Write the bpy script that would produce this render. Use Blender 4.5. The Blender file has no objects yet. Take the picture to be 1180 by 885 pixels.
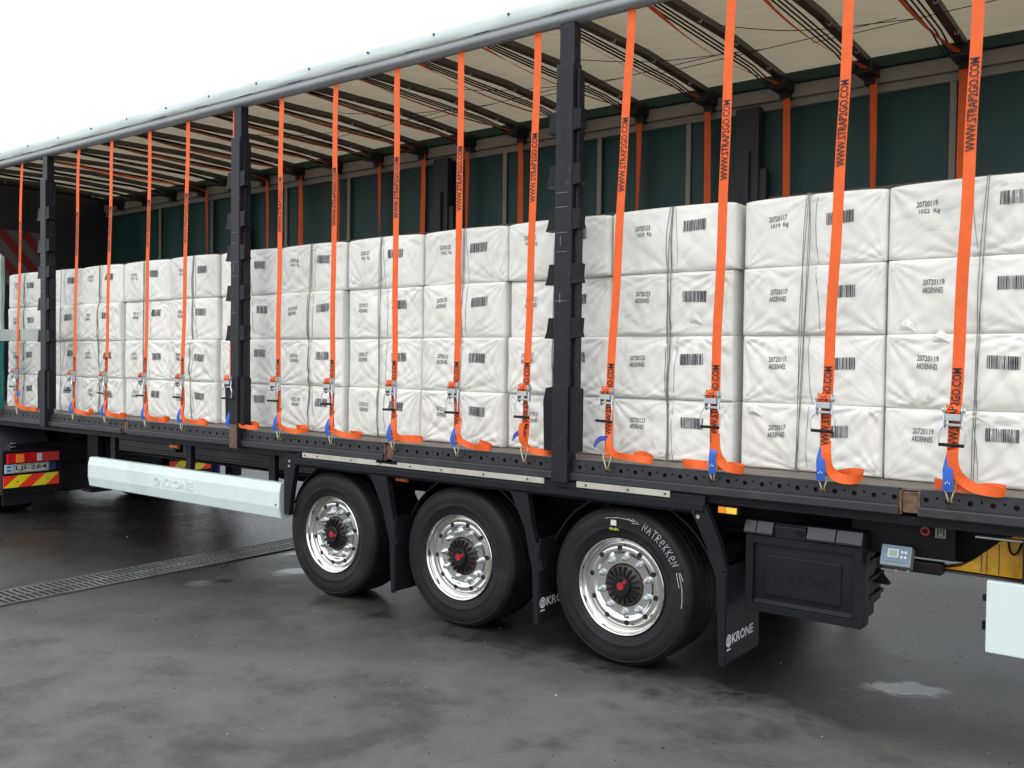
import bpy, bmesh, math, random
from mathutils import Vector, Matrix, noise
sc = bpy.context.scene
# ------------------------------------------------------------------ camera
CP = Vector((5.489, -4.881, 1.870))
yaw, pit, rol, FPX = -0.648744, -0.025061, 0.011356, 1062.9
fw = Vector((math.sin(yaw)*math.cos(pit), math.cos(yaw)*math.cos(pit), math.sin(pit)))
rt = Vector((math.cos(yaw), -math.sin(yaw), 0)); up = rt.cross(fw)
r2 = rt*math.cos(rol)+up*math.sin(rol); u2 = -rt*math.sin(rol)+up*math.cos(rol)
cd = bpy.data.cameras.new('camera'); cam = bpy.data.objects.new('camera', cd)
sc.collection.objects.link(cam); sc.camera = cam
cam.matrix_world = Matrix(((r2.x,u2.x,-fw.x,CP.x),(r2.y,u2.y,-fw.y,CP.y),(r2.z,u2.z,-fw.z,CP.z),(0,0,0,1)))
cd.sensor_width = 36; cd.lens = 36*FPX/1180; cd.clip_end = 2000; cd.clip_start = 0.05
# ------------------------------------------------------------------ world (overcast), soft sun, exposure
W = bpy.data.worlds.new("World"); sc.world = W; W.use_nodes = True
nt = W.node_tree; bg = nt.nodes['Background']
sky = nt.nodes.new('ShaderNodeTexSky'); sky.sky_type = 'NISHITA'; sky.sun_disc = False
sky.sun_elevation = math.radians(50); sky.sun_rotation = math.radians(165)
sky.dust_density = 5; sky.air_density = 1
mixn = nt.nodes.new('ShaderNodeMix'); mixn.data_type = 'RGBA'; mixn.inputs[0].default_value = 0.88
mixn.inputs[7].default_value = (11.4, 12.1, 12.5, 1)      # cloud layer
nt.links.new(sky.outputs[0], mixn.inputs[6]); nt.links.new(mixn.outputs[2], bg.inputs[0])
bg.inputs[1].default_value = 0.13
sd = bpy.data.lights.new('sun', 'SUN'); sd.energy = 0.7; sd.angle = math.radians(25); sd.color = (1, .97, .93)
so = bpy.data.objects.new('sun', sd); sc.collection.objects.link(so)
dsun = Vector((math.sin(math.radians(165))*math.cos(math.radians(50)), math.cos(math.radians(165))*math.cos(math.radians(50)), math.sin(math.radians(50))))
so.rotation_euler = dsun.to_track_quat('Z', 'Y').to_euler()
sc.view_settings.view_transform = 'Standard'; sc.view_settings.look = 'None'
sc.view_settings.exposure = 0.20; sc.view_settings.gamma = 1
sc.render.resolution_x = 1024; sc.render.resolution_y = 768
try:
    sc.cycles.max_bounces = 8; sc.cycles.transmission_bounces = 4
except Exception: pass
rnd = random.Random(7)
# ------------------------------------------------------------------ materials
def nodes(name):
    m = bpy.data.materials.new(name); m.use_nodes = True
    return m, m.node_tree, m.node_tree.nodes['Principled BSDF']
def mat(name, col, rough=.5, metal=0, var=.12, vscale=6, bump=0, bscale=40, spec=.5, rvar=.08, dirt=None, dscale=3, dlo=.5, dhi=.75):
    m, t, b = nodes(name); N = t.nodes.new; L = t.links.new
    tc = N('ShaderNodeTexCoord')
    n = N('ShaderNodeTexNoise'); n.inputs['Scale'].default_value = vscale; n.inputs['Detail'].default_value = 6
    L(tc.outputs['Object'], n.inputs['Vector'])
    r = N('ShaderNodeValToRGB'); r.color_ramp.elements[0].position = .3; r.color_ramp.elements[1].position = .7
    r.color_ramp.elements[0].color = (*[c*(1-var) for c in col], 1); r.color_ramp.elements[1].color = (*[min(1, c*(1+var)) for c in col], 1)
    L(n.outputs['Fac'], r.inputs[0]); out = r.outputs[0]
    if dirt:
        n2 = N('ShaderNodeTexNoise'); n2.inputs['Scale'].default_value = dscale; n2.inputs['Detail'].default_value = 8; n2.inputs['Roughness'].default_value = .7
        L(tc.outputs['Object'], n2.inputs['Vector'])
        mr = N('ShaderNodeMapRange'); mr.inputs[1].default_value = dlo; mr.inputs[2].default_value = dhi
        L(n2.outputs['Fac'], mr.inputs[0])
        mx = N('ShaderNodeMix'); mx.data_type = 'RGBA'; mx.inputs[7].default_value = (*dirt, 1)
        L(mr.outputs[0], mx.inputs[0]); L(out, mx.inputs[6]); out = mx.outputs[2]
    L(out, b.inputs['Base Color'])
    mr = N('ShaderNodeMapRange'); mr.inputs[3].default_value = max(.02, rough-rvar); mr.inputs[4].default_value = min(1, rough+rvar)
    L(n.outputs['Fac'], mr.inputs[0]); L(mr.outputs[0], b.inputs['Roughness'])
    b.inputs['Metallic'].default_value = metal; b.inputs['Specular IOR Level'].default_value = spec
    if bump:
        n3 = N('ShaderNodeTexNoise'); n3.inputs['Scale'].default_value = bscale; n3.inputs['Detail'].default_value = 4
        L(tc.outputs['Object'], n3.inputs['Vector'])
        bp = N('ShaderNodeBump'); bp.inputs['Strength'].default_value = bump; bp.inputs['Distance'].default_value = .004
        L(n3.outputs['Fac'], bp.inputs['Height']); L(bp.outputs[0], b.inputs['Normal'])
    return m
M = {}
M['orange'] = mat('orange_webbing', (.80,.112,.010), .6, var=.09, vscale=14, bump=.5, bscale=260, dirt=(.60,.10,.02), dscale=9, dlo=.58, dhi=.95)
M['orange_dark'] = mat('orange_webbing_wrapped', (.36,.03,.012), .6, var=.4, vscale=40, bump=.3, bscale=300)
M['ink'] = mat('black_ink', (.012,.010,.016), .6)
M['stamp'] = mat('stamp_ink', (.022,.018,.036), .7, var=.4, vscale=90)
M['black_plastic'] = mat('black_plastic', (.009,.009,.012), .45, bump=.25, bscale=160, dirt=(.034,.031,.030), dlo=.58, dhi=.95, spec=.22)
M['black_paint'] = mat('black_chassis_paint', (.007,.006,.009), .5, bump=.15, bscale=60, dirt=(.022,.019,.019), dlo=.55, dhi=.9, spec=.2)
M['rail_paint'] = mat('dark_grey_rail_paint', (.030,.029,.034), .42, bump=.2, bscale=50, dirt=(.085,.07,.058), dscale=5, dlo=.54, dhi=.9, spec=.4)
M['hole'] = mat('dark_hole', (.006,.005,.006), .8)
M['post'] = mat('post_paint', (.012,.011,.017), .42, bump=.1, bscale=30, spec=.3, dirt=(.085,.085,.095), dscale=14, dlo=.58, dhi=.85)
M['wear_glint'] = mat('worn_metal_and_glints', (.16,.16,.17), .5, metal=.3, var=.4, vscale=50)
M['rust'] = mat('rusty_bracket', (.13,.075,.045), .75, var=.5, vscale=30, bump=.5)
M['deck'] = mat('deck_boards', (.15,.125,.105), .55, var=.25, vscale=10, bump=.4, bscale=60, dirt=(.06,.05,.045), dlo=.5, dhi=.8)
M['alu'] = mat('grey_aluminium_rail', (.27,.28,.295), .36, metal=.3, var=.1, dirt=(.16,.16,.165), dlo=.5, dhi=.9)
M['alu_pale'] = mat('pale_aluminium', (.27,.235,.21), .5, var=.12, dirt=(.2,.17,.15), dlo=.5, dhi=.8)
M['white_paint'] = mat('white_paint', (.64,.72,.71), .35, var=.03, dirt=(.50,.54,.52), dscale=2.0, dlo=.52, dhi=.95, spec=.5)
M['strip'] = mat('cream_strip', (.45,.43,.37), .5, var=.1, dirt=(.25,.22,.18), dscale=9, dlo=.5, dhi=.9)
M['chrome'] = mat('polished_aluminium', (.80,.785,.76), .15, metal=1, var=.04, vscale=3, rvar=.04)
M['steel'] = mat('zinc_steel', (.55,.58,.60), .3, metal=.9, var=.1, rvar=.1)
M['steel_dark'] = mat('dark_steel', (.07,.07,.075), .4, metal=.6)
M['hubm'] = mat('hub_casting', (.03,.022,.022), .5, var=.3, vscale=20, dirt=(.12,.035,.02), dscale=12, dlo=.45, dhi=.75)
M['red'] = mat('red_plastic', (.36,.012,.018), .4)
M['tyre'] = mat('tyre_rubber', (.008,.007,.0095), .6, bump=.35, bscale=120, dirt=(.032,.028,.027), dscale=4, dlo=.5, dhi=.9, spec=.3)
M['chalk'] = mat('white_chalk', (.45,.45,.48), .9, var=.35, vscale=120)
M['sticker'] = mat('paper_sticker', (.62,.60,.52), .7)
M['lime'] = mat('lime_mark', (.33,.38,.04), .7, var=.4, vscale=60)
M['blue'] = mat('blue_label', (.02,.11,.50), .5, var=.15, vscale=50)
M['white_print'] = mat('white_lettering', (.62,.62,.64), .6, dirt=(.3,.3,.3), dscale=30)
M['green'] = mat('green_curtain', (.006,.045,.044), .5, var=.2, vscale=2.5, bump=.25, bscale=12)
M['teal'] = mat('teal_curtain', (.012,.20,.17), .45, bump=.3, bscale=14)
M['pale_teal'] = mat('pale_curtain_end', (.45,.62,.55), .5)
M['dark_wall'] = mat('dark_front_wall', (.022,.018,.024), .55, var=.2)
M['brown_bow'] = mat('bow_steel', (.075,.062,.060), .45, metal=.2, var=.15, bump=.2)
M['rod'] = mat('black_rod', (.012,.011,.012), .45)
M['yellow'] = mat('yellow_paint', (.85,.42,.012), .4, var=.1, dirt=(.30,.12,.01), dscale=9, dlo=.5, dhi=.85)
M['amber'] = mat('amber_lens', (.85,.28,.01), .2)
M['amber_pale'] = mat('amber_pale_lens', (.95,.55,.06), .2)
M['orange_lens'] = mat('orange_lens', (.50,.10,.02), .25)
M['red_lens'] = mat('red_lens', (.55,.008,.012), .18, var=.15, vscale=40)
M['clear_lens'] = mat('clear_lens', (.55,.52,.52), .2)
M['board_red'] = mat('retroreflective_red', (.85,.035,.012), .35, var=.04)
M['board_yellow'] = mat('retroreflective_yellow', (.80,.66,.015), .35, var=.04)
M['plate'] = mat('plate_white', (.50,.50,.47), .4)
M['plate_blue'] = mat('plate_blue_band', (.30,.45,.60), .4)
M['navy'] = mat('navy', (.015,.03,.12), .5)
M['lcd'] = mat('lcd_green', (.22,.30,.24), .2)
M['display'] = mat('display_blue', (.10,.17,.24), .35)
M['grey_case'] = mat('grey_case', (.18,.21,.23), .4)
M['beige'] = mat('beige_label', (.42,.38,.26), .6)
M['wire'] = mat('galvanised_wire', (.20,.215,.225), .42, metal=.45, var=.15, vscale=30)
M['tie'] = mat('tie_wire', (.24,.25,.23), .5, metal=.3)
M['jeans'] = mat('blue_trousers', (.02,.03,.17), .8, var=.25, vscale=8)
M['jacket'] = mat('dark_jacket', (.03,.035,.05), .8)
M['skin'] = mat('skin', (.5,.3,.22), .5)
M['hair'] = mat('brown_hair', (.05,.03,.02), .7)
M['cab'] = mat('cab_paint', (.6,.62,.64), .3)
M['glass'] = mat('cab_glass', (.02,.025,.03), .08)
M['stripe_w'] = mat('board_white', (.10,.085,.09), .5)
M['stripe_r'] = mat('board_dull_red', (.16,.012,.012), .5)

# bale wrapping
m, t, b = nodes('bale_wrapping'); N = t.nodes.new; L = t.links.new
tc = N('ShaderNodeTexCoord'); oi = N('ShaderNodeObjectInfo')
n1 = N('ShaderNodeTexNoise'); n1.inputs['Scale'].default_value = 3.5; n1.inputs['Detail'].default_value = 5
L(tc.outputs['Object'], n1.inputs['Vector'])
cr = N('ShaderNodeValToRGB'); cr.color_ramp.elements[0].position = .3; cr.color_ramp.elements[1].position = .72
cr.color_ramp.elements[0].color = (.745,.73,.675,1); cr.color_ramp.elements[1].color = (.80,.80,.775,1)
L(n1.outputs['Fac'], cr.inputs[0])
hs = N('ShaderNodeHueSaturation'); mr = N('ShaderNodeMapRange'); mr.inputs[3].default_value = .93; mr.inputs[4].default_value = 1.05
L(oi.outputs['Random'], mr.inputs[0]); L(mr.outputs[0], hs.inputs['Value']); L(cr.outputs[0], hs.inputs['Color']); L(hs.outputs[0], b.inputs['Base Color'])
b.inputs['Roughness'].default_value = .48; b.inputs['Specular IOR Level'].default_value = .35
# fine crumple: stretched, distorted noise
va = N('ShaderNodeVectorMath'); va.operation = 'ADD'; L(tc.outputs['Object'], va.inputs[0]); L(oi.outputs['Random'], va.inputs[1])
vr = N('ShaderNodeVectorRotate'); vr.rotation_type = 'Y_AXIS'; L(va.outputs[0], vr.inputs['Vector'])
an = N('ShaderNodeMapRange'); an.inputs[3].default_value = .35; an.inputs[4].default_value = 2.6; L(oi.outputs['Random'], an.inputs[0]); L(an.outputs[0], vr.inputs['Angle'])
mp = N('ShaderNodeMapping'); mp.inputs['Scale'].default_value = (1, 1, 2.8); L(vr.outputs[0], mp.inputs[0])
n2 = N('ShaderNodeTexNoise'); n2.inputs['Scale'].default_value = 3.2; n2.inputs['Detail'].default_value = 3; n2.inputs['Distortion'].default_value = .9; n2.inputs['Roughness'].default_value = .45
L(mp.outputs[0], n2.inputs['Vector'])
n3 = N('ShaderNodeTexNoise'); n3.inputs['Scale'].default_value = 26; n3.inputs['Detail'].default_value = 4; L(tc.outputs['Object'], n3.inputs['Vector'])
b1 = N('ShaderNodeBump'); b1.inputs['Strength'].default_value = .40; b1.inputs['Distance'].default_value = .028; L(n2.outputs['Fac'], b1.inputs['Height'])
b2 = N('ShaderNodeBump'); b2.inputs['Strength'].default_value = .22; b2.inputs['Distance'].default_value = .003; L(n3.outputs['Fac'], b2.inputs['Height'])
L(b1.outputs[0], b2.inputs['Normal']); L(b2.outputs[0], b.inputs['Normal']); M['bale'] = m

# translucent tarpaulin
def tarp(name, col, trans):
    m, t, b = nodes(name); N = t.nodes.new; L = t.links.new
    tc = N('ShaderNodeTexCoord')
    mp = N('ShaderNodeMapping'); mp.inputs['Scale'].default_value = (1.2, 5, 1); L(tc.outputs['Object'], mp.inputs[0])
    n = N('ShaderNodeTexNoise'); n.inputs['Scale'].default_value = 2.2; n.inputs['Detail'].default_value = 6; L(mp.outputs[0], n.inputs['Vector'])
    c = N('ShaderNodeValToRGB'); c.color_ramp.elements[0].position = .3; c.color_ramp.elements[1].position = .75
    c.color_ramp.elements[0].color = (*[v*.86 for v in col], 1); c.color_ramp.elements[1].color = (*col, 1)
    L(n.outputs['Fac'], c.inputs[0]); L(c.outputs[0], b.inputs['Base Color']); b.inputs['Roughness'].default_value = .5
    tr = N('ShaderNodeBsdfTranslucent'); L(c.outputs[0], tr.inputs['Color'])
    mx = N('ShaderNodeMixShader'); mx.inputs[0].default_value = trans
    L(b.outputs[0], mx.inputs[1]); L(tr.outputs[0], mx.inputs[2])
    bp = N('ShaderNodeBump'); bp.inputs['Strength'].default_value = .3; bp.inputs['Distance'].default_value = .02
    L(n.outputs['Fac'], bp.inputs['Height']); L(bp.outputs[0], b.inputs['Normal'])
    L(mx.outputs[0], t.nodes['Material Output'].inputs['Surface']); return m
M['tarp'] = tarp('cream_roof_tarpaulin', (.56,.475,.335), .24)
M['tarp_edge'] = tarp('white_tarpaulin_edge', (.66,.73,.72), .05)

# wet concrete yard
m, t, b = nodes('wet_concrete'); N = t.nodes.new; L = t.links.new
tc = N('ShaderNodeTexCoord')
def NZ(sc_, det=6, ro=.6, dist=0, vec=None):
    n = N('ShaderNodeTexNoise'); n.inputs['Scale'].default_value = sc_; n.inputs['Detail'].default_value = det
    n.inputs['Roughness'].default_value = ro; n.inputs['Distortion'].default_value = dist
    L(vec or tc.outputs['Object'], n.inputs['Vector']); return n.outputs['Fac']
def MR(v, a, b_, c=0., d=1.):
    q = N('ShaderNodeMapRange'); q.inputs[1].default_value = a; q.inputs[2].default_value = b_; q.inputs[3].default_value = c; q.inputs[4].default_value = d
    L(v, q.inputs[0]); return q.outputs[0]
def MA(op, a, b_=None):
    q = N('ShaderNodeMath'); q.operation = op
    for i, v in enumerate((a, b_)):
        if v is None: continue
        if isinstance(v, (int, float)): q.inputs[i].default_value = v
        else: L(v, q.inputs[i])
    return q.outputs[0]
def MX(f, a, b_):
    q = N('ShaderNodeMix'); q.data_type = 'RGBA'
    if isinstance(f, (int, float)): q.inputs[0].default_value = f
    else: L(f, q.inputs[0])
    for i, v in ((6, a), (7, b_)):
        if isinstance(v, tuple): q.inputs[i].default_value = (*v, 1)
        else: L(v, q.inputs[i])
    return q.outputs[2]
sx = N('ShaderNodeSeparateXYZ'); L(tc.outputs['Object'], sx.inputs[0])
big = NZ(.55, 7, .62, .6); med = NZ(2.1, 8, .68, .3); fine = NZ(150, 3, .7); speck = NZ(17, 4, .7); agg = NZ(24, 12, .85)
col = MX(MR(big, .36, .64), (.070,.071,.065), (.138,.141,.132))
col = MX(MR(med, .44, .62, 0, .6), col, (.170,.172,.160))
col = MX(MR(med, .46, .33, 0, .65), col, (.045,.043,.040))
col = MX(MR(fine, .42, .70, 0, .55), col, (.035,.034,.032)); col = MX(MR(agg, .56, .68, 0, .6), col, (.21,.21,.20)); col = MX(MR(agg, .42, .30, 0, .6), col, (.03,.028,.027))
col = MX(MR(speck, .68, .74, 0, .8), col, (.03,.028,.026))
# wetness in loose patches; under the trailer its shade is painted in too
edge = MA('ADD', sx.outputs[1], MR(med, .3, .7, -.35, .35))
wet_shade = MR(edge, -.25, .12)
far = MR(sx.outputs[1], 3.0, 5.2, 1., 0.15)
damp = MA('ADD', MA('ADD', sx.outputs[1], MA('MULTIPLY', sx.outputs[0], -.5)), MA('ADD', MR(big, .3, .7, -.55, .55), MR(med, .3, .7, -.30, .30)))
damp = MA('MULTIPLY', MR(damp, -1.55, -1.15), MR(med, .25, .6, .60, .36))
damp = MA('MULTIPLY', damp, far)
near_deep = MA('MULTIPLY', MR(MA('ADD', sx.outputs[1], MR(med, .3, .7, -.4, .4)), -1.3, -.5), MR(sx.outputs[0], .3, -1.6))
wet = MA('MAXIMUM', MA('MULTIPLY', wet_shade, far), MA('MULTIPLY', MA('MULTIPLY', near_deep, far), .85))
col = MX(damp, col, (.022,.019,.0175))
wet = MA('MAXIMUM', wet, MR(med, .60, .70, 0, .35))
col = MX(MA('MULTIPLY', wet, .86), col, (.014,.0115,.011))  # darkens wet ground together with the painted shade under the trailer
pud = None
nv = N('ShaderNodeTexNoise'); nv.inputs['Scale'].default_value = 3.2; nv.inputs['Detail'].default_value = 5; L(tc.outputs['Object'], nv.inputs['Vector'])
dv = N('ShaderNodeVectorMath'); dv.operation = 'SUBTRACT'; L(nv.outputs['Color'], dv.inputs[0]); dv.inputs[1].default_value = (.5,.5,.5)
ds = N('ShaderNodeVectorMath'); ds.operation = 'SCALE'; L(dv.outputs[0], ds.inputs[0]); ds.inputs['Scale'].default_value = .42
wp = N('ShaderNodeVectorMath'); wp.operation = 'ADD'; L(tc.outputs['Object'], wp.inputs[0]); L(ds.outputs[0], wp.inputs[1])
for cx, cy, rx, ry, ro_ in ((4.13,.70,.22,.10,.15),(-1.12,-.33,.18,.10,.9),(-.85,.45,.20,.12,.8),(-1.45,.95,.16,.07,1.2)):
    m2 = N('ShaderNodeMapping'); m2.vector_type = 'TEXTURE'; m2.inputs['Location'].default_value = (cx,cy,0); m2.inputs['Rotation'].default_value = (0,0,ro_); m2.inputs['Scale'].default_value = (rx,ry,1)
    L(wp.outputs[0], m2.inputs[0]); ln = N('ShaderNodeVectorMath'); ln.operation = 'LENGTH'; L(m2.outputs[0], ln.inputs[0])
    k_ = MR(ln.outputs['Value'], 1.25, .75, 0, .78); pud = k_ if pud is None else MA('MAXIMUM', pud, k_)
    dm = MR(ln.outputs['Value'], 2.2, .9, 0, .6); wet = MA('MAXIMUM', wet, dm)
col = MX(MA('MULTIPLY', pud, .6), col, (.030,.031,.030))
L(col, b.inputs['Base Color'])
ro = MA('SUBTRACT', MR(med, .3, .7, .62, .48), MA('MULTIPLY', wet, MR(big, .3, .7, .18, .34)))
L(MA('MAXIMUM', MA('SUBTRACT', ro, MA('MULTIPLY', pud, .6)), .07), b.inputs['Roughness']); b.inputs['Specular IOR Level'].default_value = .42
bp = N('ShaderNodeBump'); bp.inputs['Strength'].default_value = .30; bp.inputs['Distance'].default_value = .004
L(MA('MULTIPLY', MA('ADD', MA('ADD', MA('MULTIPLY', fine, 1.6), MA('MULTIPLY', speck, .8)), MA('MULTIPLY', med, 2.)), MA('SUBTRACT', 1.02, pud)), bp.inputs['Height']); L(bp.outputs[0], b.inputs['Normal']); M['ground'] = m
M['water'] = mat('standing_water', (.035,.036,.036), .05, var=.1, rvar=.03, spec=.6)
M['water_light'] = mat('pale_puddle_film', (.17,.18,.175), .10, var=.25, vscale=9, rvar=.06, spec=.6)
M['grate'] = mat('drain_grating', (.20,.20,.19), .35, metal=.4, var=.3, vscale=4)

# ------------------------------------------------------------------ mesh helpers
class B:
    def __init__(s): s.v = []; s.f = []; s.mi = []; s.cur = 0
    def add(s, vs, fs, T=None):
        k = len(s.v)
        s.v += [tuple(T @ Vector(v)) if T else tuple(v) for v in vs]
        for f in fs: s.f.append([i+k for i in f]); s.mi.append(s.cur)
        return s
    def box(s, x0, x1, y0, y1, z0, z1, bev=0, T=None):
        if x0 > x1: x0, x1 = x1, x0
        if y0 > y1: y0, y1 = y1, y0
        if z0 > z1: z0, z1 = z1, z0
        if not bev:
            vs = [(x,y,z) for x in (x0,x1) for y in (y0,y1) for z in (z0,z1)]
            return s.add(vs, [(0,1,3,2),(4,6,7,5),(0,4,5,1),(2,3,7,6),(0,2,6,4),(1,5,7,3)], T)
        bm = bmesh.new(); bmesh.ops.create_cube(bm, size=1)
        for v in bm.verts: v.co = Vector(((x0+x1)/2+v.co.x*(x1-x0), (y0+y1)/2+v.co.y*(y1-y0), (z0+z1)/2+v.co.z*(z1-z0)))
        bmesh.ops.bevel(bm, geom=bm.edges[:]+bm.verts[:], offset=bev, segments=2, affect='EDGES', profile=.6)
        bm.verts.ensure_lookup_table()
        s.add([v.co[:] for v in bm.verts], [[v.index for v in f.verts] for f in bm.faces], T); bm.free(); return s
    def cyl(s, p0, p1, r0, r1=None, n=12, cap=True):
        r1 = r0 if r1 is None else r1
        p0 = Vector(p0); p1 = Vector(p1); d = (p1-p0).normalized()
        a = d.orthogonal().normalized(); c = d.cross(a); vs = []
        for p, r in ((p0,r0),(p1,r1)):
            for i in range(n):
                th = 2*math.pi*i/n; vs.append(p+a*r*math.cos(th)+c*r*math.sin(th))
        fs = [(i,(i+1)%n,n+(i+1)%n,n+i) for i in range(n)]
        if cap: fs += [tuple(range(n))[::-1], tuple(range(n,2*n))]
        return s.add(vs, fs)
    def tube(s, pts, r, n=6, cap=True):
        pts = [Vector(p) for p in pts]; vs = []; fs = []
        d0 = (pts[1]-pts[0]).normalized(); a = d0.orthogonal().normalized()
        for i, p in enumerate(pts):
            d = (pts[min(i+1,len(pts)-1)]-pts[max(i-1,0)]).normalized()
            a = (a-d*a.dot(d)).normalized(); c = d.cross(a); rr = r[i] if isinstance(r,(list,tuple)) else r
            for k in range(n): vs.append(p+a*rr*math.cos(2*math.pi*k/n)+c*rr*math.sin(2*math.pi*k/n))
        for i in range(len(pts)-1):
            for k in range(n): fs.append((i*n+k, i*n+(k+1)%n, (i+1)*n+(k+1)%n, (i+1)*n+k))
        if cap: fs += [tuple(range(n))[::-1], tuple(range((len(pts)-1)*n, len(pts)*n))]
        return s.add(vs, fs)
    def lathe(s, prof, n=48, closed=False):      # prof = (r, y) around Y
        vs = []; k = len(prof)
        for i in range(n):
            th = 2*math.pi*i/n
            for r, y in prof: vs.append((r*math.cos(th), y, r*math.sin(th)))
        fs = []
        for i in range(n):
            j = (i+1) % n
            for q in range(k if closed else k-1):
                w = (q+1) % k; fs.append((i*k+q, i*k+w, j*k+w, j*k+q))
        return s.add(vs, fs)
    def prism(s, poly, y0, y1):                  # poly in (x,z), extruded along y
        n = len(poly); vs = [(x,y0,z) for x,z in poly]+[(x,y1,z) for x,z in poly]
        fs = [tuple(range(n)), tuple(range(n,2*n))[::-1]]+[(i,n+i,n+(i+1)%n,(i+1)%n) for i in range(n)]
        return s.add(vs, fs)
    def prismx(s, poly, x0, x1):                 # poly in (y,z), extruded along x
        n = len(poly); vs = [(x0,y,z) for y,z in poly]+[(x1,y,z) for y,z in poly]
        fs = [tuple(range(n)), tuple(range(n,2*n))[::-1]]+[(i,n+i,n+(i+1)%n,(i+1)%n) for i in range(n)]
        return s.add(vs, fs)
    def ribbon(s, pts, wd, w, th=.0025):
        pts = [Vector(p) for p in pts]; n = len(pts); vs = []; fs = []
        for i, p in enumerate(pts):
            d = (pts[min(i+1,n-1)]-pts[max(i-1,0)]).normalized()
            a = Vector(wd[i] if isinstance(wd, list) else wd); a = (a-d*a.dot(d)).normalized(); c = d.cross(a)
            for sa, sc_ in ((-1,-1),(1,-1),(1,1),(-1,1)): vs.append(p+a*sa*w/2+c*sc_*th/2)
        for i in range(n-1):
            for k in range(4): fs.append((i*4+k, i*4+(k+1)%4, i*4+4+(k+1)%4, i*4+4+k))
        fs += [(0,1,2,3), tuple((n-1)*4+k for k in (3,2,1,0))]
        return s.add(vs, fs)
    def build(s, name, m, parent=None, org=(0,0,0), loc=None, smooth=False, props=None, autos=None):
        me = bpy.data.meshes.new(name); o3 = Vector(org)
        me.from_pydata([tuple(Vector(v)-o3) for v in s.v], [], s.f); me.validate()
        ms = m if isinstance(m, list) else [m]
        for q in ms: me.materials.append(q)
        if len(ms) > 1: me.polygons.foreach_set('material_index', s.mi[:len(me.polygons)])
        bm = bmesh.new(); bm.from_mesh(me); bmesh.ops.recalc_face_normals(bm, faces=bm.faces); bm.to_mesh(me); bm.free()
        if smooth: me.shade_smooth()
        if autos: me.shade_smooth(); me.set_sharp_from_angle(angle=math.radians(autos))
        o = bpy.data.objects.new(name, me); sc.collection.objects.link(o)
        if parent: o.parent = parent
        o.location = loc if loc is not None else (0,0,0)
        if props: tag(o, **props)
        return o
def tag(o, label=None, cat=None, group=None, kind=None):
    if label: o['label'] = label
    if cat: o['category'] = cat
    if group: o['group'] = group
    if kind: o['kind'] = kind
    return o
def empty(name, loc, label, cat, group=None):
    o = bpy.data.objects.new(name, None); sc.collection.objects.link(o); o.location = loc; o.empty_display_size = .1
    return tag(o, label, cat, group)
_tc = {}
def build_each(q, name, *a, **k):          # one object per separate piece
    par = list(range(len(q.v)))
    def find(i):
        while par[i] != i: par[i] = par[par[i]]; i = par[i]
        return i
    for f in q.f:
        for i in f[1:]: par[find(i)] = find(f[0])
    gr = {}
    for f in q.f: gr.setdefault(find(f[0]), []).append(f)
    out = []
    for fs in gr.values():
        ids = sorted({i for f in fs for i in f}); mp_ = {v: n for n, v in enumerate(ids)}
        b_ = B(); b_.add([q.v[i] for i in ids], [[mp_[i] for i in f] for f in fs]); out.append(b_.build(name, *a, **k))
    return out
def text_mesh(s, bold=.0):
    if (s, bold) in _tc: return _tc[(s, bold)]
    cu = bpy.data.curves.new('t', 'FONT'); cu.body = s; cu.size = 1; cu.offset = bold; cu.resolution_u = 2
    o = bpy.data.objects.new('t', cu); sc.collection.objects.link(o)
    dg = bpy.context.evaluated_depsgraph_get(); me = bpy.data.meshes.new_from_object(o.evaluated_get(dg))
    vs = [v.co.copy() for v in me.vertices]; fs = [list(p.vertices) for p in me.polygons]
    bpy.data.objects.remove(o); bpy.data.curves.remove(cu); bpy.data.meshes.remove(me)
    x0 = min(v.x for v in vs); x1 = max(v.x for v in vs); y0 = min(v.y for v in vs); y1 = max(v.y for v in vs)
    vs = [((v.x-x0)/(x1-x0), (v.y-y0)/(y1-y0)) for v in vs]
    _tc[(s, bold)] = (vs, fs); return vs, fs
def text(bb, s, fn, bold=.0, thick=None):        # fn(u,v)->point, u,v in 0..1; thick = offset vector for the back
    vs, fs = text_mesh(s, bold); pts = [Vector(fn(u, v)) for u, v in vs]; n = len(pts)
    if not thick: bb.add(pts, fs); return
    ed = {}
    for f in fs:
        for i in range(len(f)): a, b_ = f[i], f[(i+1) % len(f)]; ed[(a, b_)] = 1
    side = [(a, b_, b_+n, a+n) for (a, b_) in ed if (b_, a) not in ed]
    bb.add(pts+[p+Vector(thick) for p in pts], fs+side)
def smooth_path(pts, k=6):
    P = [Vector(p) for p in pts]; out = []
    for i in range(len(P)-1):
        a = P[max(i-1,0)]; b_ = P[i]; c = P[i+1]; d = P[min(i+2,len(P)-1)]
        for j in range(k):
            t = j/k
            out.append(.5*((2*b_)+(c-a)*t+(2*a-5*b_+4*c-d)*t*t+(3*b_-a-3*c+d)*t*t*t))
    out.append(P[-1]); return out

# ------------------------------------------------------------------ ground
g = B(); g.add([(-300,-300,0),(300,-300,0),(300,300,0),(-300,300,0)], [(0,1,2,3)])
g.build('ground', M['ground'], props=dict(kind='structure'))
# drain channel across the yard
dr = empty('drain_channel', (-1.86,0,0), 'long slotted steel drain channel set in the wet concrete at left', 'drain')
q = B(); q.add([(-2.06,-8,.004),(-1.64,-8,.004),(-1.64,12,.004),(-2.06,12,.004)], [(0,1,2,3)])
q.build('channel', M['hole'], dr, (-1.86,0,0))
q = B()
for x in (-2.07,-1.855,-1.66): q.box(x, x+.02, -8, 12, .005, .014)
y = -7.95
while y < 12:
    q.box(-2.05, -1.66, y, y+.017, .006, .012); y += .052
q.build('grating', M['grate'], dr, (-1.86,0,0))

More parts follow.
